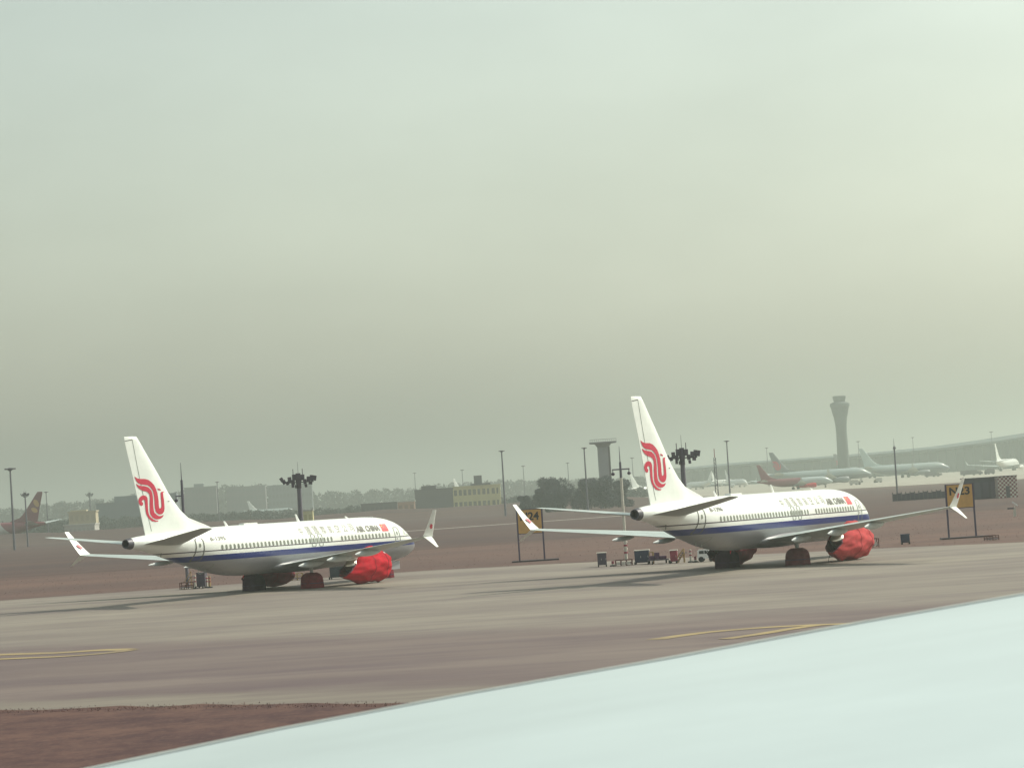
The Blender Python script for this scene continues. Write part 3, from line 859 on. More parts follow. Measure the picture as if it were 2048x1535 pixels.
MA = {'livery': livery_material('airliner_livery', (0.82, 0.83, 0.80), (0.26, 0.255, 0.275), (0.004, 0.018, 0.165), (0.045, 0.022, 0.05), 3.56, 2.80, 3.24),  # belly: grey paint, darkened further for the shade beneath the body
      'belly': mat('belly_grey_paint_shade_darkened', (0.27, 0.265, 0.285), 0.4, var=0.08, vscale=1.5), 'winglet': winglet_white}
planeL = parked_airliner('white airliner left of the amber 24 sign, registered B-1395, bright red engine cover', -19.60, 221.43, .5343, 'B-1395', MA)
planeR = parked_airliner('white airliner nearest the control tower, registered B-1396, faded salmon red engine cover', 17.41, 202.65, .526, 'B-1396', MA)
engine_cover('engine_cover', 'bright red tarpaulin over the near engine of the airliner registered B-1395', planeL, 1, cover_red, 0.10, 3)
engine_cover('engine_cover', 'red tarpaulin over the far engine under the belly of airliner B-1395', planeL, -1, cover_shade, 0.0, 4)
engine_cover('engine_cover', 'faded salmon red tarpaulin with hanging corner on the near engine of airliner B-1396', planeR, 1, cover_red2, 0.38, 5)
engine_cover('engine_cover', 'shaded red tarpaulin on the far engine behind the belly of airliner B-1396', planeR, -1, cover_shade, 0.15, 6)
for root, m_, reg, sd0 in ((planeL, wheel_red, 'B-1395', 20), (planeR, wheel_red2, 'B-1396', 30)):
    wheel_cover('wheel_cover', 'dark red domed tarpaulin on the sunlit main wheels of airliner ' + reg, root, 19.3, 2.86, 1.55, 1.5, 1.22, m_, sd0)
    wheel_cover('wheel_cover', 'tarpaulin darkened for shade on the far main wheels of airliner ' + reg, root, 19.3, -2.86, 1.55, 1.6, 1.30, wheel_shade, sd0 + 1)
    wheel_cover('wheel_cover', 'small dark red tarpaulin on the nose wheels of airliner ' + reg, root, 4.0, 0, 0.95, 1.0, 0.86, m_, sd0 + 2, 0.09)

# ================================================================== FOREGROUND WING (of the aircraft the photo is taken from)
slat_mat = mat('leading_edge_slat_metal', (0.42, 0.46, 0.43), 0.45, 0.1, var=0.08, vscale=2)
skin_mat = mat('wing_upper_skin', (0.485, 0.55, 0.56), 0.32, var=0.10, vscale=0.22, stretch=(1, 2.2, 1))
E1, E2 = at(150, 1541, 15.0), at(2048, 1178, 16.4)
ed = (E2 - E1)
EDGE = ((125, 1535), (250, 1510), (350, 1489), (500, 1457), (750, 1408), (1024, 1360), (1224, 1325), (1624, 1251), (2048, 1177))
def wing_pt(k, t, dz=0.0):
    """k along the leading edge, t metres aft towards the camera"""
    px = 150 + 1898 * k
    if px < 125: py = 1535 + (125 - px) * 0.2
    elif px > 2048: py = 1177 - (px - 2048) * 0.174
    else: py = smooth_interp(px, [q[0] for q in EDGE], [q[1] for q in EDGE])
    e = at(px, py, 15.0 + 1.4 * k)
    aft = Vector((ed.y, -ed.x, 0)).normalized()
    z = 0.030 * t - 0.0052 * t * t
    return e + aft * t + Vector((0, 0, z + dz))
def wing_ring(k, ts, th):
    up = [wing_pt(k, t) for t in ts]
    lo = [wing_pt(k, t, -th * math.sqrt(max(0.0, (t - ts[0] + 0.02) / 9.0)) * (1.25 - (t / 9.5))) for t in reversed(ts)]
    return up + lo
fw = empty('airliner_wing', E1 + ed * 0.5 + Vector((0, 0, -1)))
tag(fw, 'pale blue grey wing upper surface filling the lower right foreground', 'wing')
ks = np.linspace(-1.6, 3.2, 25)
def to_local(b, o):
    b.v = [tuple(Vector(p) - o.location) for p in b.v]; return b
b = MB(); b.rings([wing_ring(k, list(np.linspace(0.50, 9.0, 18)), 0.75) for k in ks])
to_local(b, fw).build('wing_panel', skin_mat, fw, True, 50)
b = MB()
R = []
for k in ks:
    nose = [wing_pt(k, 0.47, -0.002), wing_pt(k, 0.30, -0.004), wing_pt(k, 0.15, -0.012), wing_pt(k, 0.05, -0.035), wing_pt(k, 0.0, -0.075), wing_pt(k, 0.04, -0.12), wing_pt(k, 0.2, -0.17), wing_pt(k, 0.47, -0.20)]
    R.append(nose)
b.rings(R); to_local(b, fw).build('leading_edge_slat', slat_mat, fw, True, 50)
b = MB()
b.rings([[wing_pt(k, 0.462, 0.004), wing_pt(k, 0.52, 0.005), wing_pt(k, 0.52, -0.05), wing_pt(k, 0.462, -0.05)] for k in ks])
to_local(b, fw).build('slat_seam', mat('slat_gap', (0.24, 0.25, 0.26), 0.7), fw)

# ================================================================== STAND SIGNS
amber = mat('sign_amber', (0.58, 0.33, 0.10), 0.6, var=0.12, vscale=1.2)
post_dark = mat('sign_post', (0.065, 0.05, 0.095), 0.6)
def stand_sign(txt, lab, px0, px1, py0, py1, bx, by):
    base = gp(bx, by); d = base.y; k = d / FOC
    w, h = (px1 - px0) * k, (py1 - py0) * k
    c = at((px0 + px1) / 2, (py0 + py1) / 2, d)
    e = empty('stand_sign', (c.x, d, 0))
    MB().box((0, 0, c.z), (w, 0.10, h)).build('board', amber, e)
    for dz in (h / 2, -h / 2): MB().box((0, 0, c.z + dz), (w + .1, .12, .06)).build('frame_bar', post_dark, e)
    for sg in (-1, 1):
        b = MB(); b.box((sg * (w / 2 + 0.07), 0.02, (c.z + h / 2 + .05) / 2), (0.15, 0.15, c.z + h / 2 + .05)).build('post', post_dark, e)
    b = MB(); b.box((0.3, 0, 0.06), (w + 2.2, 1.4, 0.16)).build('footing', mat('sign_footing', (0.06, 0.045, 0.055), 0.9, var=.2), e)
    me, co = text_mesh(txt, 1.0, 0.03)
    a0, a1, b0, b1 = co[:, 0].min(), co[:, 0].max(), co[:, 1].min(), co[:, 1].max()
    out = np.c_[(co[:, 0] - a0) / (a1 - a0) * w * .80 - w * .40, np.full(len(co), -0.06), c.z + h * 0.05 + (co[:, 1] - b0) / (b1 - b0) * h * .34]
    me.vertices.foreach_set('co', out.ravel()); me.update()
    link('lettering', me, mat('sign_lettering', (0.02, 0.015, 0.02), 0.6), e)
    tag(e, lab, 'stand sign')
stand_sign('N24', 'amber stand sign with black N24 on two dark posts', 1036, 1083, 1018, 1066, 1064, 1122)
stand_sign('N23', 'amber stand sign with black N23 on two dark posts', 1894, 1945, 968, 1015, 1922, 1076)

# ================================================================== GROUND EQUIPMENT
yellow_paint = mat('chipped_yellow_paint', (0.40, 0.27, 0.12), 0.7, var=.3, vscale=3)
red_paint = mat('dull_red_paint', (0.26, 0.03, 0.06), 0.6, var=.25, vscale=3)
navy = mat('dark_blue_panel', (0.028, 0.035, 0.075), 0.6, var=.25, vscale=2)
violet_grey = mat('violet_grey_panel', (0.075, 0.06, 0.085), 0.7, var=.25, vscale=3)
pale_paint = mat('pale_cream_paint', (0.55, 0.52, 0.45), 0.6, var=.12, vscale=3)
green_grey = mat('green_grey_panel', (0.060, 0.075, 0.085), 0.7, var=.2, vscale=2)
def spot(px, py): 
    g = gp(px, py); return g, g.y / FOC
def wheels(b, w, l, r=0.12):
    for sx in (-1, 1):
        for sy in (-1, 1):
            b.tube((sx * (w / 2 - .05) - .05, sy * (l / 2 - .12), r), (sx * (w / 2 - .05) + .05, sy * (l / 2 - .12), r), r, n=12)
    return b
def cabinet(lab, px0, px1, py0, py1, body, trim, cat='cabinet', name='equipment_cabinet', doors=2, depth=1.0):
    g, k = spot((px0 + px1) / 2, py1); w, h = (px1 - px0) * k, (py1 - py0) * k
    e = empty(name, (g.x, g.y, .012), random.uniform(-.12, .12))
    MB().box((0, depth / 2, .14 + (h - .14) / 2), (w, depth, h - .14)).build('body', body, e)
    MB().box((0, depth / 2, h + .03), (w + .08, depth + .08, .06)).build('roof', trim, e)
    for i in range(doors):
        dw = w / doors
        d = MB().box((-w / 2 + dw * (i + .5), -.012, .14 + (h - .14) / 2), (dw - .06, .03, h - .3)).build('door', body, e)
        MB().box((-w / 2 + dw * (i + .85), -.045, h * .55), (.03, .04, .16)).build('handle', trim, d)
    wheels(MB(), w, depth * 2 - .4).build('castors', rubber, e)
    tag(e, lab, cat)
    return e
cabinet('tall violet grey equipment cabinet with pale roof, leftmost beside airliner B-1396', 1196, 1214, 1106, 1133, violet_grey, pale_paint)
cabinet('dark navy generator cabinet behind the tail of airliner B-1396', 1270, 1299, 1101, 1128, navy, pale_paint, 'generator', 'generator_cabinet')
cabinet('dull red upright cabinet behind the tail of airliner B-1396', 1341, 1355, 1101, 1126, red_paint, pale_paint, doors=1)
cabinet('grey green equipment cabinet beside the red engine cover of airliner B-1395', 660, 702, 1128, 1157, green_grey, violet_grey)
cabinet('dark upright locker under the tail of airliner B-1395', 394, 411, 1146, 1176, violet_grey, violet_grey, 'locker', 'locker', 1)
cabinet('small black cabinet on the grass beside the N23 sign', 1803, 1820, 1069, 1088, navy, navy, doors=1, depth=.6)
def trestle(lab, px0, px1, py0, py1, material, name='work_stand', posts=3, panels=0, cat='work stand'):
    g, k = spot((px0 + px1) / 2, py1); w, h = (px1 - px0) * k, (py1 - py0) * k
    e = empty(name, (g.x, g.y, .012), random.uniform(-.15, .15))
    for i in range(posts):
        x = -w / 2 + w * i / (posts - 1)
        for y in (0, .9): MB().box((x, y, h / 2), (.07, .07, h)).build('post', material, e)
    for z in (h * .95, h * .5):
        for y in (0, .9): MB().box((0, y - .04, z), (w + .06, .05, .06)).build('rail', material, e)
    MB().box((0, .45, h * .28), (w, .95, .06)).build('shelf', violet_grey, e)
    for i in range(panels):
        MB().box((-w / 2 + w * (i + .6) / (panels + .3), -.06, h * .42), (w / (panels + 1.6), .03, h * .45)).build('panel', pale_paint, e)
    tag(e, lab, cat)
    return e
trestle('low brown work stand with pale panels between cabinets behind airliner B-1396', 1231, 1264, 1119, 1131, mat('rusty_brown_paint', (.16, .07, .06), .8, var=.3, vscale=4), posts=4, panels=3)
trestle('low brown work stand under the tail of airliner B-1395', 360, 387, 1164, 1178, mat('rusty_brown_paint', (.16, .07, .06)), posts=3)
trestle('short orange frame beside the navy generator cabinet', 1300, 1308, 1103, 1127, yellow_paint, posts=2)
trestle('small orange frame behind the sunlit main wheels of airliner B-1395', 585, 606, 1146, 1160, yellow_paint, posts=3)
trestle('small brown frame on the grass beside the salmon engine cover', 1746, 1758, 1076, 1094, mat('rusty_brown_paint', (.16, .07, .06)), posts=2, panels=1)
trestle('low brown frame on the grass to the right of the N23 sign', 1974, 1998, 1070, 1080, mat('rusty_brown_paint', (.16, .07, .06)), posts=3)
def steps(lab, px0, px1, py0, py1, material, lean=1):
    g, k = spot((px0 + px1) / 2, py1); w, h = (px1 - px0) * k, (py1 - py0) * k
    e = empty('maintenance_steps', (g.x, g.y, .012), random.uniform(-.2, .2))
    n = 5
    for i in range(n):
        MB().box((lean * (-w / 2 + w * .7 * i / n), .35, h * .75 * (i + .6) / n), (w / n * 1.2, .7, .05)).build('tread', violet_grey, e)
    for y in (0, .7):
        b = MB(); b.tube((lean * -w * .6, y, .02), (lean * w * .25, y, h * .72), .045, n=6)
        b.tube((lean * w * .25, y, h * .72), (lean * w * .25, y, .02), .045, n=6); b.tube((lean * w * .25, y, h), (lean * w * .25, y, h * .7), .035, n=6)
        b.tube((lean * -w * .6, y, .35 * h), (lean * w * .25, y, h), .03, n=6).build('side_rail', material, e)
    MB().box((lean * w * .38, .35, h * .70), (w * .35, .75, .05)).build('platform', violet_grey, e)
    tag(e, lab, 'steps')
steps('yellow brown maintenance steps behind the tail of airliner B-1396', 1357, 1374, 1097, 1125, yellow_paint)
steps('tall yellow brown maintenance steps left of the dark locker under airliner B-1395', 370, 388, 1143, 1177, yellow_paint, 1)
def bollard_pair(lab, px, py0, py1, material):
    g, k = spot(px, py1); h = (py1 - py0) * k
    e = empty('barrier_post', (g.x, g.y, .012))
    MB().tube((0, 0, 0), (0, 0, h), .10, .09, 10).build('post', material, e)
    MB().lathe([(.26, 0), (.26, .08), (.1, .12)], n=12).build('foot', rubber, e)
    for z in (h * .5, h * .78): MB().lathe([(.112, z), (.112, z + .1)], n=10).build('band', red_paint, e)
    tag(e, lab, 'post')
bollard_pair('pale post right of the violet grey cabinet by airliner B-1396', 1226, 1122, 1132, pale_paint)
bollard_pair('pale post left of the dark locker under airliner B-1395', 391, 1150, 1177, pale_paint)
bollard_pair('pale post just right of the dark locker under airliner B-1395', 414, 1152, 1175, pale_paint)
bollard_pair('brown post farthest right of the dark locker under airliner B-1395', 420, 1152, 1175, yellow_paint)
bollard_pair('tall pale post beside the maintenance steps behind airliner B-1396', 1382, 1098, 1124, pale_paint)
bollard_pair('short pale post left of the white van behind airliner B-1396', 1391, 1112, 1124, pale_paint)
# low loaded dolly
g, k = spot(1319, 1127)
e = empty('baggage_dolly', (g.x, g.y, .012), .1)
MB().box((0, .6, .32), (1.6, 1.2, .1)).build('deck', violet_grey, e)
wheels(MB(), 1.5, 1.9, .14).build('wheels', rubber, e)
for x, w, h in ((-.55, .4, .3), (-.1, .35, .55), (.4, .5, .25)): MB().box((x, .5, .37 + h / 2), (w, .6, h)).build('crate', mat('plum_crate', (.09, .035, .085), .8, var=.3), e)
tag(e, 'low dolly with plum coloured crates between the navy and red cabinets', 'dolly')
# white van
def van(lab, px0, px1, py1):
    g, k = spot((px0 + px1) / 2, py1); L = (px1 - px0) * k / math.cos(.15)
    e = empty('white_van', (g.x, g.y, .012), -.15)
    prof = [(-.5, .28), (-.5, .92), (-.42, 1.02), (.02, 1.04), (.16, .98), (.32, .66), (.47, .56), (.5, .40), (.5, .28)]
    b = MB(); P = []
    b.rings([[(x * L, y, z * (.92 if abs(y) > .5 and z > .6 else 1)) for x, z in prof] for y in (0.0, 0.05, 1.1, 1.15)])
    b.build('body', mat('van_white_paint', (.78, .78, .75), .3), e, True, 25)
    for pts in (((-.40, .66), (-.40, .90), (-.12, .92), (-.12, .66)), ((-.09, .66), (-.09, .92), (.02, .92), (.12, .66)), ((.14, .66), (.05, .91), (.12, .90), (.26, .66))):
        raw('window', [(x * L, -.008, z) for x, z in pts], [(0, 1, 2, 3)], mat('van_glass', (.04, .045, .05), .1), e)
    raw('windscreen', [(.318 * L + .012, .1, .68), (.318 * L + .012, 1.05, .68), (.17 * L + .012, 1.0, .97), (.17 * L + .012, .15, .97)], [(0, 1, 2, 3)], MATS['van_glass'], e)
    for x in (-.3, .3):
        for y in (.05, 1.1): MB().tube((x * L, y - .08, .22), (x * L, y + .08, .22), .22, n=16).build('wheel', rubber, e)
    for y in (.15, 1.0): MB().box((.49 * L, y, .46), (.05, .18, .1)).build('headlight', pale_paint, e)
    tag(e, lab, 'van')
van('small white van parked beside the shaded main wheels of airliner B-1396', 1396, 1430, 1123)

# ================================================================== MASTS AND LIGHTS
def pole_base(px, d):
    q = at(px, hor(px), d); return q.x, d, terr(d)
def vertical(px_top, py_top, d):
    """foot and height of an upright whose top shows at the pixel"""
    t = at(px_top, py_top, d)
    z0 = terr(d) if d > 420 else 0.0
    return t.x, d, z0, t.z - z0
def high_mast(lab, px, py, d, head, pw, lamps=8, group='high mast apron lights', tip=0):
    x, y, z0, H = vertical(px, py, d); k = d / FOC
    e = empty('high_mast_light', (x, y, z0)); r = pw * k / 2
    MB().tube((0, 0, 0), (0, 0, H), r * 1.25, r * .75, 10).build('pole', pole_grey, e, True)
    R = head * k / 2
    MB().lathe([(r, H - .5 * R), (R * .55, H - .25 * R), (R * .6, H), (r, H + .1 * R)], n=14).build('head_frame', lamp_dark, e)
    for i in range(lamps):
        a = 2 * math.pi * i / lamps + .2
        MB().box((R * .8 * math.cos(a), R * .8 * math.sin(a), H - .12 * R), (R * .42, R * .32, R * .26), a).build('lamp', lamp_dark, e)
    tag(e, lab, 'light mast', group)
high_mast('dark high mast light with wide head at the far left edge', 20, 936, 700, 22, 4.2)
high_mast('faint small mast light just right of the red tail fin', 92, 983, 1100, 9, 2.0, 6)
high_mast('tiny hazy mast light above the far trees, right of the left white fin', 434, 963, 1300, 8, 2.0, 6)
high_mast('slim high mast light standing beside the yellow building', 1003, 901, 800, 12, 3.6)
high_mast('faint mast light just left of the stair tower of the yellow building', 924, 939, 1700, 8, 1.6, 6)
high_mast('very faint mast light left of the yellow building over the far trees', 829, 945, 2000, 7, 1.6, 6)
high_mast('faint mast light between the yellow building and the dark grove', 1046, 931, 1600, 8, 1.5, 6)
high_mast('slim mast light close left of the flat topped radar tower', 1168, 895, 750, 11, 3.4)
high_mast('faint mast light over the left slope of the dark grove', 1135, 925, 1500, 7, 1.5, 6)
high_mast('faint mast light right of the flat topped radar tower', 1264, 915, 1500, 8, 1.5, 6)
high_mast('slim mast light right of the latticed mast, over the terminal roof', 1453, 881, 850, 11, 3.0)
high_mast('faint mast light over the terminal above the red tailed airliner', 1533, 895, 1700, 7, 1.4, 6)
high_mast('faint mast light just right of the control tower', 1716, 882, 1700, 8, 1.4, 6)
high_mast('faint mast light right of the slim camera mast over the terminal', 1825, 874, 1800, 7, 1.3, 6)
high_mast('faint mast light near the right edge above the terminal roof', 1982, 863, 1800, 8, 1.4, 6)

def flood_mast(lab, px, py, d, wpx, hpx, pw, boxes, faint=False):
    x, y, z0, H = vertical(px, py, d); k = d / FOC
    e = empty('floodlight_mast', (x, y, z0)); r = pw * k / 2
    MB().tube((0, 0, 0), (0, 0, H), r * 1.2, r * .8, 12).build('pole', pole_grey, e, True)
    w, h = wpx * k, hpx * k
    MB().lathe([(r, H - h * .5), (w * .07, H - h * .3), (w * .09, H + .1 * h), (w * .07, H + .36 * h), (.05, H + .4 * h)], n=10).build('head_frame', lamp_dark, e)
    MB().tube((-w * .42, 0, H - h * .12), (w * .42, 0, H - h * .12), .07, n=8).build('cross_arm', lamp_dark, e)
    for i, (fx, fz, fw, fh, rot) in enumerate(boxes):
        b = MB().box((0, 0, 0), (fw * w, .35, fh * h))
        c, s_ = math.cos(rot), math.sin(rot)
        b.v = [(fx * w + q[0] * c - q[2] * s_, q[1] - .25 + .1 * (i % 3), H + fz * h + q[0] * s_ + q[2] * c) for q in b.v]
        b.build('floodlight', lamp_dark, e)
    for fx in (-.14, .12): MB().tube((fx * w, 0, H + .3 * h), (fx * w, 0, H + .72 * h), .045, n=6).build('obstruction_light', lamp_dark, e)
    MB().tube((0, 0, H + .4 * h), (0, 0, H + 1.15 * h), .03, .015, 6).build('lightning_rod', pole_grey, e)
    tag(e, lab, 'floodlight mast', 'floodlight masts')
FB = [(-.46, .10, .09, .26, .5), (-.40, -.06, .10, .26, .45), (-.31, -.14, .08, .22, .3), (-.24, .06, .10, .34, .05), (-.15, -.10, .10, .30, 0), (-.11, .20, .12, .36, 0), (0, .24, .13, .40, 0), (.01, -.10, .12, .30, 0), (.12, .17, .10, .36, 0), (.18, -.10, .09, .30, .1), (.20, -.36, .07, .20, .1), (.28, .05, .10, .30, -.1), (.37, .10, .10, .36, -.15), (.46, .08, .08, .32, -.2), (.33, -.2, .1, .2, -.1), (-.16, -.32, .07, .24, 0), (-.08, -.38, .05, .2, 0)]
flood_mast('dark floodlight mast standing behind the crown of airliner B-1395', 597, 960, 330, 72, 32, 10, FB)
flood_mast('dark floodlight mast standing behind the tail fin of airliner B-1396', 1364, 911, 300, 72, 36, 11, FB[1:])
flood_mast('small floodlight mast left of the red tail fin', 50, 989, 800, 17, 11, 3.2, FB)
flood_mast('faint hazy floodlight mast above the grey hangar', 179, 989, 1500, 15, 11, 3.0, FB)

def camera_mast(lab, px, py, d, base_py, pw, arm=None, banded=False, lower=None, lattice=False):
    x, y, z0, H = vertical(px, py, d); k = d / FOC
    e = empty('camera_mast', (x, y, z0)); r = pw * k / 2
    lo = lower or pole_grey
    if lattice:
        w = 3.2 * k
        for sx, sy in ((-1, -1), (1, -1), (1, 1), (-1, 1)):
            MB().tube((sx * w, sy * w, 0), (sx * w * .5, sy * w * .5, H * .85), r * .45, n=6).build('leg', pole_grey, e)
        br = MB(); n = 12
        for i in range(n):
            z = H * .85 * i / n; z2 = H * .85 * (i + 1) / n; a = w * (1 - .5 * i / n); a2 = w * (1 - .5 * (i + 1) / n)
            s_ = 1 if i % 2 else -1
            br.tube((-s_ * a, -a, z), (s_ * a2, -a2, z2), r * .3, n=4); br.tube((a, -s_ * a, z), (a2, s_ * a2, z2), r * .3, n=4)
        br.build('bracing', pole_grey, e)
        MB().tube((0, 0, H * .85), (0, 0, H), r * .5, n=6).build('tip', red_paint, e)
    else:
        MB().tube((0, 0, 0), (0, 0, H * .72), r * 1.1, r, 10).build('pole', lo, e, True)
        MB().tube((0, 0, H * .72), (0, 0, H * .86), r * .95, r * .8, 8).build('upper_pole', pole_grey, e, True)
        MB().tube((0, 0, H * .86), (0, 0, H), r * .4, r * .15, 6).build('lightning_rod', pole_grey, e)
    if arm:
        zf, x0, x1 = arm
        za = H - (zf - py) * k
        MB().tube((x0 * k, 0, za), (x1 * k, 0, za), .06, n=8).build('cross_arm', pole_grey, e)
        for xx in (x0 * k * .92, x1 * k * .92):
            if abs(xx) > .15:
                c = MB().tube((xx, 0, za), (xx, 0, za - .28), .04, n=6)
                c.lathe([(.02, za - .55), (.15, za - .47), (.17, za - .36), (.1, za - .26)], (xx, 0, 0), 12).build('camera', lamp_dark, e)
    if banded:
        for i in range(5):
            z = .5 + i * .32
            MB().lathe([(r * 1.45, z), (r * 1.45, z + .17)], n=12).build('warning_band', red_paint if i % 2 == 0 else pale_paint, e)
    tag(e, lab, 'camera mast')
camera_mast('slim camera mast with banded foot and cross arm behind the left wing of airliner B-1396', 1238, 892, 246, 1128, 5.5, (938, -17, 18), True, pale_paint)
camera_mast('slim dark camera mast rising behind the white fin of airliner B-1395', 361, 925, 250, 1040, 6, (991, -14, 3))
camera_mast('slim red tipped latticed mast beside the floodlight mast of airliner B-1396', 1428, 897, 620, 960, 3.0, None, False, None, True)
camera_mast('slim camera mast with dark round camera in front of the far widebody airliners', 1787, 876, 640, 1000, 3.4, (893, -1.5, 2.6))

# ================================================================== FAR AIRLINERS
def far_airliner(lab, px, d, hd, sc, liv, fin_m, wing_m=None, emblem=None, cov=None, group='far airliners in the haze'):
    q = at(px, hor(px), d)
    root = empty('far_airliner', (q.x, d, terr(d) + 0.065)); root.rotation_euler = (0, 0, -hd); root.scale = (sc, sc, sc)
    st = sorted(set(list(np.linspace(0, 8, 14)) + [16, 24.5] + list(np.linspace(24.5, 38.7, 9))))
    fuselage_mesh(22, st).build('fuselage', liv, root, True, 60)
    fin = fin_mesh().build('fin', fin_m, root, True, 40)
    sides = (1, -1)
    if emblem == 'bird':
        for sd in sides: link('emblem', decal(LOGO[:3], lambda s, z: P3(s, sd * (fin_half(s, z) + .05), z)), phoenix_red, fin)
    if emblem == 'swirl':
        gold = mat('emblem_gold_paint', (.50, .27, .07), .5)
        for sd in sides:
            for cs, cz, a, b_ in ((36.6, 9.7, .75, .95), (36.0, 8.0, .85, .65)):
                V = [P3(cs + a * math.cos(t) - .35 * math.sin(t), sd * (fin_half(cs, cz) + .07), cz + b_ * math.sin(t)) for t in np.linspace(0, 2 * math.pi, 16, endpoint=False)]
                raw('emblem', V, [tuple(range(16))], gold, fin)
    wm = wing_m or wing_grey
    for sd in sides:
        surface([(33.0, 37.45, 0.5, 4.42, 4.36, .09), (38.0, 39.35, 7.3, 5.30, 5.28, .085)], sd).build('stabiliser', wm, root, True, 40)
        wg = surface(WING, sd).build('wing', wm, root, True, 40)
        blade(((22.75, 24.12), 16.73, 3.70), ((23.95, 24.45), 17.5, 5.5), sd).build('winglet', wm, wg, True, 40)
        na = MB()
        na.rings([[P3(s, sd * 4.83 + r * math.cos(t), 1.50 + r * math.sin(t) * .97) for t in np.linspace(0, 2 * math.pi, 16, endpoint=False)]
                  for s, r in ((11.1, .9), (11.3, 1.08), (12.2, 1.15), (13.5, 1.13), (15.0, .92), (17.0, .45))]).build('nacelle', cov or white, root, True, 50)
        g = MB(); g.tube(P3(19.3, sd * 2.86, 2.1), P3(19.3, sd * 2.86, .3), .13, n=8)
        g.tube(P3(19.3, sd * 2.86 - .5, .55), P3(19.3, sd * 2.86 + .5, .55), .55, n=14).build('main_gear', rubber, root)
    g = MB(); g.tube(P3(4, 0, 1.7), P3(4, 0, .3), .1, n=8)
    g.tube(P3(4, -.3, .35), P3(4, .3, .35), .35, n=12).build('nose_gear', rubber, root)
    tag(root, lab, 'airliner', group)
    return root
far_white = livery_material('far_white_livery', (.80, .81, .78), (.55, .56, .55), (.62, .64, .64), (.5, .5, .5), 3.56, 2.2, 2.25)
far_blue = livery_material('far_blue_band_livery', (.32, .38, .38), (.14, .155, .18), (.08, .10, .18), (.15, .12, .16), 3.56, 2.90, 3.24)  # body tones greyed to paint in the unlit side facing the camera
far_shade_grey = livery_material('far_pale_shade_greyed_livery', (.30, .36, .36), (.15, .165, .18), (.18, .2, .22), (.25, .25, .27), 3.56, 2.9, 3.1)  # pale body with the shade of its unlit side put into the colour
red_tail = livery_material('far_red_tail_livery', (.38, .44, .44), (.27, .31, .32), (.3, .33, .33), (.35, .35, .35), 3.56, 2.0, 2.05, (.18, .018, .035), 22.6)
gold_tail = livery_material('far_red_gold_livery', (.60, .55, .52), (.32, .27, .27), (.45, .30, .22), (.4, .3, .2), 4.6, 2.0, 2.05, (.24, .03, .05), 32.5)
dull_red = mat('far_tail_red_paint', (.18, .018, .038), .5, var=.1, vscale=.5)
far_airliner('red finned widebody airliner with gold emblem cut by the left edge', -42, 1040, -1.2, 1.5, gold_tail, dull_red, emblem='swirl')
far_airliner('hazy pale airliner with white fin behind the crown of airliner B-1395', 541, 2100, 1.12, 1.0, far_shade_grey, white_fin)
far_airliner('distant airliner hidden behind the yellow building but for its white fin', 950, 2300, .6, 1.6, far_white, white_fin)
far_airliner('small white airliner with its fin just left of the fin of airliner B-1396', 1305, 1500, .75, 1.0, far_white, white_fin)
far_airliner('small white airliner pointing left between floodlight mast and latticed mast', 1398, 1950, -.45, 1.0, far_white, white_fin)
far_airliner('small white airliner tail cut by the latticed mast, pointing right', 1444, 2250, .55, 1.0, far_white, white_fin)
far_airliner('white airliner seen nose on, left of the red tailed airliner', 1470, 1900, math.pi - .3, 1.0, far_white, white_fin)
far_airliner('pale airliner with dark red tail and rear body behind airliner B-1396', 1588, 1290, 1.25, 1.0, red_tail, dull_red, cov=cover_red)
far_airliner('long pale widebody airliner with dark red bird emblem, behind the red tailed airliner', 1640, 1500, 1.28, 1.55, far_shade_grey, mat('far_grey_fin', (.17, .19, .20), .5), emblem='bird', cov=mat('far_nacelle_grey', (.17, .19, .20), .5))
far_airliner('hazy widebody airliner with red emblem on its fin in front of the control tower foot', 1742, 1960, 1.3, 1.5, far_shade_grey, mat('far_grey_fin', (.17, .19, .20), .5), emblem='bird', cov=mat('far_nacelle_grey', (.17, .19, .20), .5))
far_airliner('hazy widebody airliner with pale fin right of the control tower', 1808, 1740, 1.28, 1.6, far_blue, mat('far_teal_fin', (.40, .49, .48), .5), cov=mat('far_nacelle_grey', (.17, .19, .20), .5))
far_airliner('white widebody airliner near the right edge before the terminal', 2012, 1760, .42, 1.42, far_white, white_fin)

# ================================================================== BUILDINGS
def boxb(e, name, x0, x1, z0, z1, y0, y1, m_):
    return MB().box(((x0 + x1) / 2, (y0 + y1) / 2, (z0 + z1) / 2), (x1 - x0, y1 - y0, z1 - z0)).build(name, m_, e)
def px_rect(px0, px1, py0, py1, d):
    a, b = at(px0, py0, d), at(px1, py1, d)
    c = at((px0 + px1) / 2, (py0 + py1) / 2, d)
    k = d / FOC
    return c, (px1 - px0) * k, (py1 - py0) * k
def plain_building(name, lab, px0, px1, py0, d, depth, wall, roofm, windows=0, rows=1, cat='building', winm=None, bump=None):
    mid = (px0 + px1) / 2
    t = at(mid, py0, d); z0 = terr(d); w = (px1 - px0) * d / FOC; h = t.z - z0
    e = empty(name, (t.x, d, z0))
    boxb(e, 'wall', -w / 2, w / 2, 0, h, 0, depth, wall)
    rf = boxb(e, 'roof', -w / 2 - .3, w / 2 + .3, h + .003, h + .5, -.3, depth + .3, roofm)
    if bump:
        fx0, fx1, bh = bump
        boxb(e, 'roof_house', -w / 2 + w * fx0, -w / 2 + w * fx1, h + .5, h + bh, depth * .2, depth * .7, roofm)
    if windows:
        ww = w / windows
        for r in range(rows):
            zc = h * (r + .55) / rows
            for i in range(windows):
                xc = -w / 2 + ww * (i + .5)
                o = MB().box((xc, -.03, zc), (ww * .62, .12, h / rows * .46)).build('window', winm, e)
    tag(e, lab, cat)
    return e, w, h
cream = mat('cream_wall', (.50, .43, .30), .85, var=.08, vscale=.3)
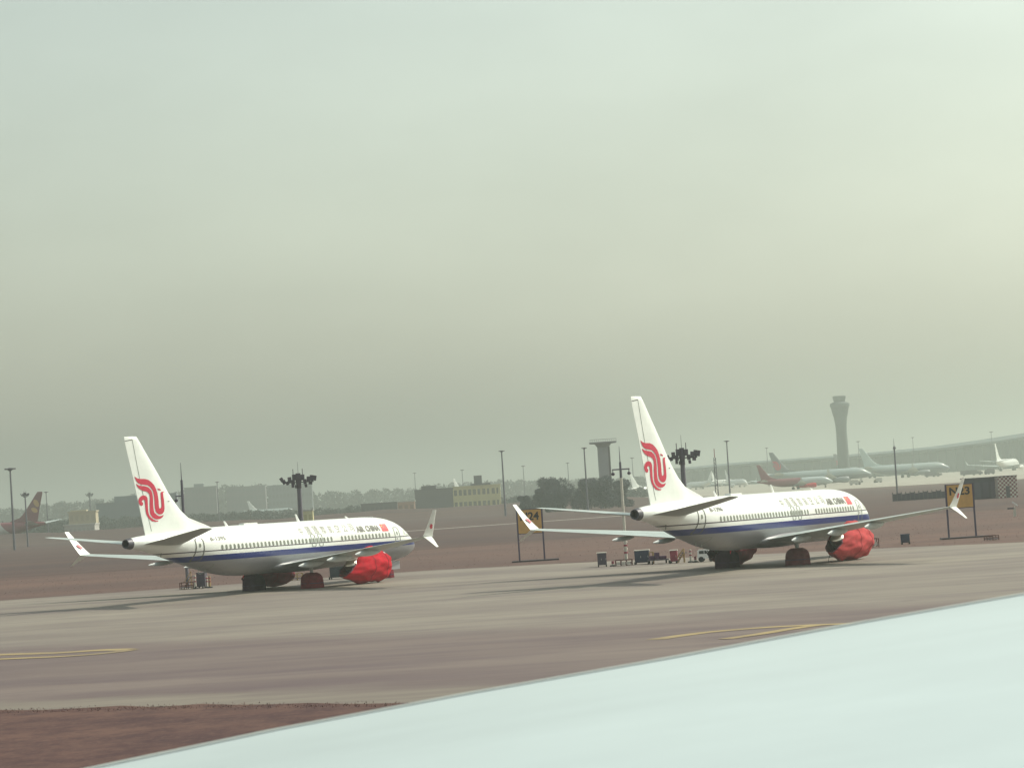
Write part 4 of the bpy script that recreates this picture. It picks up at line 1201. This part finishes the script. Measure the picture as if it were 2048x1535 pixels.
yellow_wall = mat('yellow_wall', (.58, .52, .27), .85, var=.08, vscale=.3)
grey_wall = mat('grey_violet_wall', (.16, .15, .165), .85, var=.1, vscale=.2)
brown_wall = mat('umber_wall', (.115, .095, .105), .85, var=.1, vscale=.2)
blue_wall = mat('blue_grey_wall', (.17, .19, .21), .85, var=.08, vscale=.1)
pink_wall = mat('pink_wall', (.44, .27, .20), .85, var=.1, vscale=.3)
roof_dark = mat('dark_roof', (.085, .07, .085), .85)
roof_pale = mat('pale_roof', (.45, .43, .40), .8)
win_dark = mat('building_window', (.16, .13, .10), .3)
win_band = mat('hazy_window_band', (.11, .12, .135), .3)
plain_building('grey_hangar', 'large plain grey hangar behind the white fin of airliner B-1395', 192, 352, 1003, 1500, 16, blue_wall, blue_wall, 0, 1, winm=win_band, bump=(.22, 1.0, 3.6))
plain_building('cream_building', 'cream box building right of the red finned airliner', 137, 191, 1024, 1120, 7, cream, cream, 5, 2, winm=mat('cream_window', (.43, .37, .26), .7), bump=(.05, .65, 1.0))
plain_building('low_shed', 'long low pale shed at the foot of the cream box building', 128, 189, 1050, 1080, 12, roof_pale, roof_pale, 7, 1, 'shed', winm=mat('pale_shutter', (.38, .36, .33), .8))
plain_building('umber_building', 'dark windowless block joined to the yellow building', 829, 905, 979, 1250, 25, brown_wall, roof_dark, 0, bump=(.17, .56, 2.0))
e, w, h = plain_building('yellow_building', 'yellow two storey building with rows of windows and dark stair tower', 905.6, 1000, 972, 1250, 9, yellow_wall, yellow_wall, 10, 2, winm=win_dark)
for i in range(6): MB().box((-w / 2 + w * (i + .02) / 5.2, -.18, h * .45), (.35, .2, h * .9)).build('pilaster', yellow_wall, e)
boxb(e, 'stair_tower', w * -.05, w * .12, h + .5, h + 4.9, 4, 9, roof_dark)
boxb(e, 'canopy', w * -.12, w * .3, h + .52, h + 1.3, -1, 4, roof_dark)
e, w, h = plain_building('pink_house', 'small pink house left of the dark windowless block', 795, 829, 1003, 1180, 5, pink_wall, roof_pale, 3, 1, 'house', winm=mat('pink_house_window', (.30, .17, .13), .5))
plain_building('dark_shed', 'long low dark shed left of the small pink house', 722, 794, 1007, 1240, 12, brown_wall, roof_dark, 8, 1, 'shed', winm=roof_dark)
plain_building('blue_grey_block', 'hazy blue grey block left of the floodlight mast behind airliner B-1395', 535, 623, 969, 2300, 10, blue_wall, blue_wall, 12, 4, winm=win_band)
plain_building('pale_grey_block', 'hazy grey block right of the camera mast behind airliner B-1395', 368, 432, 974, 2250, 10, grey_wall, blue_wall, 9, 4, winm=win_band, bump=(.3, .6, 3))
plain_building('violet_grey_block', 'hazy violet grey block in the middle of the far blocks', 452, 530, 973, 2400, 10, grey_wall, grey_wall, 10, 4, winm=win_band)
plain_building('yellow_hut', 'small yellow hut right of the floodlight mast behind airliner B-1395', 605, 625, 1021, 900, 4, yellow_wall, roof_pale, 2, 1, 'hut', winm=mat('hut_window', (.40, .34, .12), .6))
# vehicles near the apron edge, far field
def truck(lab, px0, px1, py0, py1, d, cab, body, roofm, flip=1):
    k = d / FOC; w, h = (px1 - px0) * k, (py1 - py0) * k
    t = at((px0 + px1) / 2, py1, d)
    e = empty('box_truck', (t.x, d, terr(d)))
    boxb(e, 'box_body', -w / 2, w / 2 - w * .25, .6, h, 0, 2.3, body)
    boxb(e, 'roof', -w / 2 - .05, w / 2 - w * .25, h + .01, h + .35, -.1, 2.4, roofm)
    b = MB(); P = [(w * .26, .6), (w * .5, .6), (w * .5, h * .55), (w * .42, h * .85), (w * .26, h * .85)]
    b.rings([[(x, y, z) for x, z in P] for y in (.05, 2.2)]).build('cab', cab, e)
    raw('cab_window', [(w * .30, -.0, h * .55), (w * .47, -.0, h * .55), (w * .42, -.0, h * .8), (w * .30, -.0, h * .8)], [(0, 1, 2, 3)], win_dark, e)
    for x in (-.35, .1, .38):
        for y in (.15, 2.1): MB().tube((w * x, y - .12, .5), (w * x, y + .12, .5), .5, n=12).build('wheel', rubber, e)
    if flip < 0: e.scale = (-1, 1, 1)
    tag(e, lab, 'truck')
truck('yellow box truck with white roof just right of the fin of airliner B-1395', 412, 446, 1030, 1046, 720, yellow_wall, yellow_wall, roof_pale)
truck('yellow box truck half hidden by the dorsal fin of airliner B-1395', 384, 410, 1032, 1048, 760, yellow_wall, cream, roof_pale, -1)
truck('dark truck with green load in the field left of the small pink house', 722, 752, 1014, 1028, 800, mat('green_truck_paint', (.14, .34, .22), .6), brown_wall, roof_pale)
truck('pale service truck on the far apron below the nose of the red tailed airliner', 1700, 1722, 958, 967, 1330, roof_pale, roof_pale, roof_pale)
truck('small cream service truck between the two far widebody airliners', 1748, 1764, 952, 960, 1400, cream, roof_pale, roof_pale, -1)
truck('dark service truck under the hazy blue banded widebody airliner', 1850, 1880, 938, 948, 1600, grey_wall, grey_wall, blue_wall)
truck('long dark bus on the far apron left of the right edge white airliner', 1922, 1966, 938, 948, 1500, brown_wall, brown_wall, grey_wall)
truck('small dark service truck just right of the long dark bus', 1970, 1990, 936, 947, 1500, roof_dark, brown_wall, grey_wall, -1)
# chequered equipment hut and its dark shelter
chk = bpy.data.materials.new('red_white_checks'); chk.use_nodes = True
t = NT(chk); tc = t.n.new('ShaderNodeTexCoord'); ck = t.n.new('ShaderNodeTexChecker')
ck.inputs['Scale'].default_value = 2.9; ck.inputs['Color1'].default_value = (.62, .58, .50, 1); ck.inputs['Color2'].default_value = (.20, .05, .06, 1)
mp = t.n.new('ShaderNodeMapping'); mp.inputs['Location'].default_value = (.03, .013, .017)
t.l.new(tc.outputs['Object'], mp.inputs['Vector']); t.l.new(mp.outputs[0], ck.inputs['Vector']); t.l.new(ck.outputs['Color'], t.n['Principled BSDF'].inputs['Base Color'])
d = 470
tp = at(2014, 952, d); k = d / FOC; e = empty('chequered_hut', (tp.x, d, terr(d))); h = tp.z - terr(d)
w = 38 * k
boxb(e, 'wall', -w / 2, w / 2, 0, h, 0, 3, chk); boxb(e, 'roof', -w / 2 - .1, w / 2 + .1, h + .003, h + .12, -.1, 3.1, roof_dark)
boxb(e, 'door', -w * .1, w * .1, 0, 2.0, -.05, -.002, brown_wall)
tag(e, 'small red and white chequered equipment hut at the right edge', 'hut')
tp = at(1962, 956, d + 4); e = empty('dark_shelter', (tp.x, d + 4, terr(d))); h = tp.z - terr(d); w = 66 * k
boxb(e, 'wall', -w / 2, w / 2, 0, h, 0, 3, mat('dark_violet_wall', (.045, .038, .065), .8, var=.15)); boxb(e, 'roof', -w / 2 - .3, w / 2 + .2, h + .003, h + .15, -.3, 3.2, roof_dark)
for i in range(4): boxb(e, 'door', -w / 2 + w * (i + .15) / 4, -w / 2 + w * (i + .85) / 4, .05, h * .8, -.06, -.003, mat('dark_violet_door', (.06, .05, .085), .7))
tag(e, 'long dark violet shelter joined to the left of the chequered hut', 'shelter')
d = 520
tp = at(1838, 986, d); k = d / FOC; e = empty('low_wall', (tp.x, d, terr(d))); h = 1.4; w = 105 * k
for i in range(12): boxb(e, 'panel', -w / 2 + w * i / 12, -w / 2 + w * (i + .96) / 12, .05, h + .12 * math.sin(i * 2.1), 0, .25, mat('dark_violet_wall', (.045, .038, .065)))
for i in range(13): boxb(e, 'post', -w / 2 + w * i / 12 - .08, -w / 2 + w * i / 12 + .06, 0, h + .3, -.08, .33, roof_dark)
tag(e, 'long low dark screen wall on the grass left of the N23 sign', 'screen wall')
# weather instrument
g, k = spot(2030, 1032); e = empty('weather_instrument', (g.x, g.y, 0))
MB().box((0, 0, .5), (.28, .28, 1.0)).build('pedestal', pale_paint, e)
MB().box((-.45, 0, .95), (.7, .3, .18)).build('sensor_arm', violet_grey, e)
b = MB().box((0, 0, 0), (.75, .22, .16)); b.v = [(.1 + q[0] * .8 + q[2] * .6, q[1], 1.45 + q[2] * .8 - q[0] * .6) for q in b.v]; b.build('sensor_head', white, e)
MB().tube((0, 0, 1.0), (.1, 0, 1.45), .04, n=6).build('neck', pale_paint, e)
tag(e, 'small white weather instrument on a pedestal right of the N23 sign', 'instrument')

# flat-topped radar tower
d = 900; k = d / FOC
tp = at(1206, 887, d); e = empty('radar_tower', (tp.x, d, terr(d))); h = tp.z - terr(d)
tw = mat('radar_tower_wall', (.30, .285, .30), .85, var=.1, vscale=.2)
boxb(e, 'shaft', -11.5 * k, 9 * k, 0, h, 0, 21 * k, tw)
boxb(e, 'stair_shaft', 9.1 * k, 13 * k, 0, h - 1, 3 * k, 15 * k, brown_wall)
MB().rings([[(sx * a * k, 10 * k + sy * a * k, h + z * k) for sx, sy in ((-1, -1), (1, -1), (1, 1), (-1, 1))] for a, z in ((12, -6), (16, 0), (26, 1), (27, 4), (26, 4.4))]).build('platform', tw, e)
for i in range(13): MB().tube(((-26 + 52 * i / 12) * k, -16 * k, h + 5 * k), ((-26 + 52 * i / 12) * k, -16 * k, h + 9 * k), .06, n=5).build('railing_post', pole_grey, e)
MB().box((0, -16 * k, h + 9 * k), (52 * k, .08, .1)).build('handrail', pole_grey, e)
tag(e, 'flat topped grey radar tower rising behind the dark grove', 'tower')

# control tower
d = 1900; k = d / FOC
tp = at(1678, 792, d); e = empty('control_tower', (tp.x, d, terr(d))); H = tp.z - terr(d)
tm = mat('control_tower_concrete', (.055, .068, .072), .8, var=.06, vscale=.05)
px2z = lambda py: H - (py - 792) * k
prof = [(12.4, 960), (11.6, 905), (11.0, 880), (10.7, 866), (11.3, 850), (13.3, 834), (16.0, 822), (18.2, 814)]
MB().lathe([(r * k, max(0, px2z(py))) for r, py in prof], n=28).build('shaft', tm, e, True, 40)
MB().lathe([(18.2 * k, px2z(813.6)), (19.6 * k, px2z(812)), (19.6 * k, px2z(807)), (17.5 * k, px2z(805.5)), (12 * k, px2z(803.5)), (10 * k, px2z(803))], n=28).build('gallery', mat('control_tower_gallery', (.08, .095, .10), .7), e)
MB().lathe([(9.8 * k, px2z(803)), (12.2 * k, px2z(794.5))], n=24).build('cab_glass', mat('control_tower_glass', (.07, .09, .10), .15), e)
MB().lathe([(13 * k, px2z(794.4)), (13.2 * k, px2z(792.2)), (11.5 * k, px2z(791.3)), (.3, px2z(791))], n=24).build('cab_roof', tm, e)
for i in range(16):
    a = 2 * math.pi * i / 16
    MB().tube((10.2 * k * math.cos(a), 10.2 * k * math.sin(a), px2z(803)), (12.7 * k * math.cos(a), 12.7 * k * math.sin(a), px2z(794.5)), .22, n=5).build('cab_mullion', tm, e)
for i in range(12):
    a = 2 * math.pi * i / 12
    MB().tube((18.3 * k * math.cos(a), 18.3 * k * math.sin(a), px2z(809)), (13.4 * k * math.cos(a), 13.4 * k * math.sin(a), px2z(832)), .3, n=5).build('rib', tm, e)
tag(e, 'tall narrow waisted control tower in haze above the terminal', 'control tower')

# terminal: long curved roof over a glazed front
tm_roof = mat('terminal_roof', (.070, .095, .10), .6, var=.05, vscale=.02)
tm_glass = mat('terminal_glass', (.062, .086, .092), .5, var=.08, vscale=.02)
e = empty('terminal_building', (at(1720, 930, 2150).x, 2150, terr(2150)))
pts = []
for px, py in ((1372, 934), (1416, 930), (1500, 922), (1600, 915), (1700, 908), (1800, 899.5), (1900, 889.5), (2000, 876), (2048, 868.5), (2200, 845), (2420, 815)):
    d = 2350 - (px - 1372) * .42
    q = at(px, py, d); pts.append(Vector((q.x, q.y, q.z)) - e.location)
n = len(pts)
wallV, roofV = [], []
for q in pts:
    wallV += [(q.x, q.y, 0), (q.x, q.y, q.z - 4), (q.x - 20, q.y + 120, q.z - 4), (q.x - 20, q.y + 120, 0)]
MB().rings([wallV[4 * i:4 * i + 4] for i in range(n)]).build('glazed_front', tm_glass, e)
MB().rings([[(q.x, q.y - 9, q.z - 3.2), (q.x, q.y - 9, q.z - 1.5), (q.x - 8, q.y + 50, q.z), (q.x - 20, q.y + 130, q.z - 2), (q.x - 20, q.y + 130, q.z - 3.9)] for q in pts]).build('roof', tm_roof, e)
for j in range(56):
    f = j / 56 * (n - 1); i = int(f); q = pts[i].lerp(pts[min(i + 1, n - 1)], f - i)
    MB().tube((q.x, q.y - 5, 0), (q.x, q.y - 5, q.z - 3.3), .45, n=6).build('column', tm_roof, e)
for fr in (.33, .62):
    MB().rings([[(q.x, q.y - .8, q.z * fr), (q.x, q.y - .8, q.z * fr + 1.0), (q.x, q.y - .05, q.z * fr + 1.0), (q.x, q.y - .05, q.z * fr)] for q in pts]).build('floor_band', tm_roof, e)
tag(e, 'long hazy terminal building with rising roof line on the right', 'terminal')

# ================================================================== TREES
def leaf_cloud(centres, radii, n, size, squash=.8):
    C = np.asarray(centres); Rr = np.asarray(radii)
    pk = RNG.choice(len(C), n, p=(Rr ** 2) / (Rr ** 2).sum())
    v = RNG.normal(size=(n, 3)); v /= np.linalg.norm(v, axis=1)[:, None]
    rr = Rr[pk] * (RNG.uniform(.25, 1.0, n) ** .4) * RNG.uniform(.9, 1.12, n)
    c = C[pk] + v * rr[:, None] * np.array([1, 1, squash])
    a = RNG.normal(size=(n, 3)); b_ = RNG.normal(size=(n, 3))
    a *= (size * RNG.uniform(.5, 1.2, n) / np.linalg.norm(a, axis=1))[:, None]; b_ *= (size * RNG.uniform(.5, 1.2, n) / np.linalg.norm(b_, axis=1))[:, None]
    Vt = np.empty((n * 3, 3)); Vt[0::3] = c - a * .5; Vt[1::3] = c + a * .5; Vt[2::3] = c + b_
    return Vt
def tri_mesh(name, Vt, material, parent=None):
    n = len(Vt) // 3
    me = bpy.data.meshes.new(name)
    me.vertices.add(n * 3); me.vertices.foreach_set('co', Vt.ravel())
    me.loops.add(n * 3); me.loops.foreach_set('vertex_index', np.arange(n * 3))
    me.polygons.add(n); me.polygons.foreach_set('loop_start', np.arange(0, n * 3, 3)); me.polygons.foreach_set('loop_total', np.full(n, 3))
    me.update(calc_edges=True)
    return link(name, me, material, parent)
leaf_mat = mat('grove_leaves', (.036, .040, .052), .8, var=.4, vscale=.25)
far_leaf = mat('far_wood_leaves', (.055, .060, .058), .85, var=.2, vscale=.05)
def tree(lab, px, py, d, wpx, seed):
    r = random.Random(seed); k = d / FOC
    t = at(px, py, d); z0 = terr(d); H = t.z - z0; w = wpx * k
    e = empty('broadleaf_tree', (t.x, d, z0))
    tr = MB(); tr.tube((0, 0, 0), (.1, 0, H * .45), .32, .22, 8)
    for i in range(5):
        a = i * 1.25 + r.random()
        tr.tube((.1, 0, H * (.28 + .04 * i)), (w * .3 * math.cos(a), w * .3 * math.sin(a), H * (.6 + .06 * i)), .14, .05, 6)
    tr.build('trunk', bark, e, True)
    cs, rs = [], []
    for i in range(18):
        a = r.uniform(0, 6.28); q = r.uniform(0, .40) * w; zz = r.uniform(.10, .84)
        cs.append((q * math.cos(a), q * math.sin(a), H * zz)); rs.append(r.uniform(.14, .22) * min(w, H * 1.3))
    cs.append((0, 0, H * .8)); rs.append(H * .17)
    tri_mesh('crown', leaf_cloud(cs, rs, 9000, .46), leaf_mat, e)
    tag(e, lab, 'tree', 'trees of the dark grove')
for a in (('broad dark tree in the left half of the grove below the radar tower', 1122, 950, 860, 78, 1), ('highest dark tree crown at the left middle of the grove', 1100, 952, 900, 62, 2),
          ('dark tree in the middle of the grove left of the radar tower shaft', 1165, 953, 870, 66, 3), ('broad dark tree directly below the radar tower', 1207, 948, 860, 74, 4),
          ('dark tree on the right slope of the grove beside the camera mast', 1234, 957, 880, 56, 5), ('low dark tree at the left foot of the grove', 1080, 973, 850, 46, 6),
          ('small low dark tree at the far left tip of the grove', 1052, 988, 840, 36, 7)):
    tree(*a)
def wood(name, lab, line, d, depth, n, size, blob):
    cs, rs = [], []
    for (x0, y0), (x1, y1) in zip(line[:-1], line[1:]):
        m_ = max(2, int((x1 - x0) / blob))
        for i in range(m_):
            f = i / m_; px = x0 + (x1 - x0) * f; py = y0 + (y1 - y0) * f
            dd = d + random.uniform(-depth, depth)
            t = at(px, py + random.uniform(-3.0, 3.5), dd); H = max(3.0, t.z - terr(dd)); r0 = blob * dd / FOC * random.uniform(.7, 1.2)
            r0 = min(r0, H * .5)
            z = H - r0 * .8
            while z > -r0 * .3:
                cs.append((t.x + random.uniform(-1, 1) * r0 * .5, dd + random.uniform(-4, 4), terr(dd) + z)); rs.append(r0); z -= r0 * 1.1
    o = tri_mesh(name, leaf_cloud(cs, rs, n, size, .9), far_leaf)
    stuff(o); tag(o, lab, 'woodland')
wood('far_woodland', 'hazy far tree belt along the left horizon', [(-120, 1024), (60, 1016), (100, 1008), (200, 1000), (350, 982), (450, 972), (560, 972), (640, 986), (760, 980), (830, 975), (900, 968), (1000, 962), (1100, 960), (1200, 958), (1400, 946)], 2600, 120, 90000, 2.2, 13)
wood('nearer_woodland', 'dark hedge belt behind the field on the left', [(-120, 1046), (120, 1040), (350, 1030), (560, 1022), (700, 1014), (830, 1008), (1000, 996), (1100, 986), (1330, 975)], 1420, 60, 80000, 1.15, 10)

# ================================================================== HAZE (closed box of even air round camera and scene)
hz = bpy.data.materials.new('haze_air'); hz.use_nodes = True
hn, hl = hz.node_tree.nodes, hz.node_tree.links
hn.clear()
vol = hn.new('ShaderNodeVolumePrincipled'); out = hn.new('ShaderNodeOutputMaterial')
vol.inputs['Color'].default_value = (*HAZE_COLOR, 1)
vol.inputs['Density'].default_value = HAZE_DENSITY
vol.inputs['Anisotropy'].default_value = HAZE_ANISO
hl.new(vol.outputs[0], out.inputs['Volume'])
o = MB().box((0, 7900, 43.5), (24600, 16400, 93)).build('haze', hz)
stuff(o)
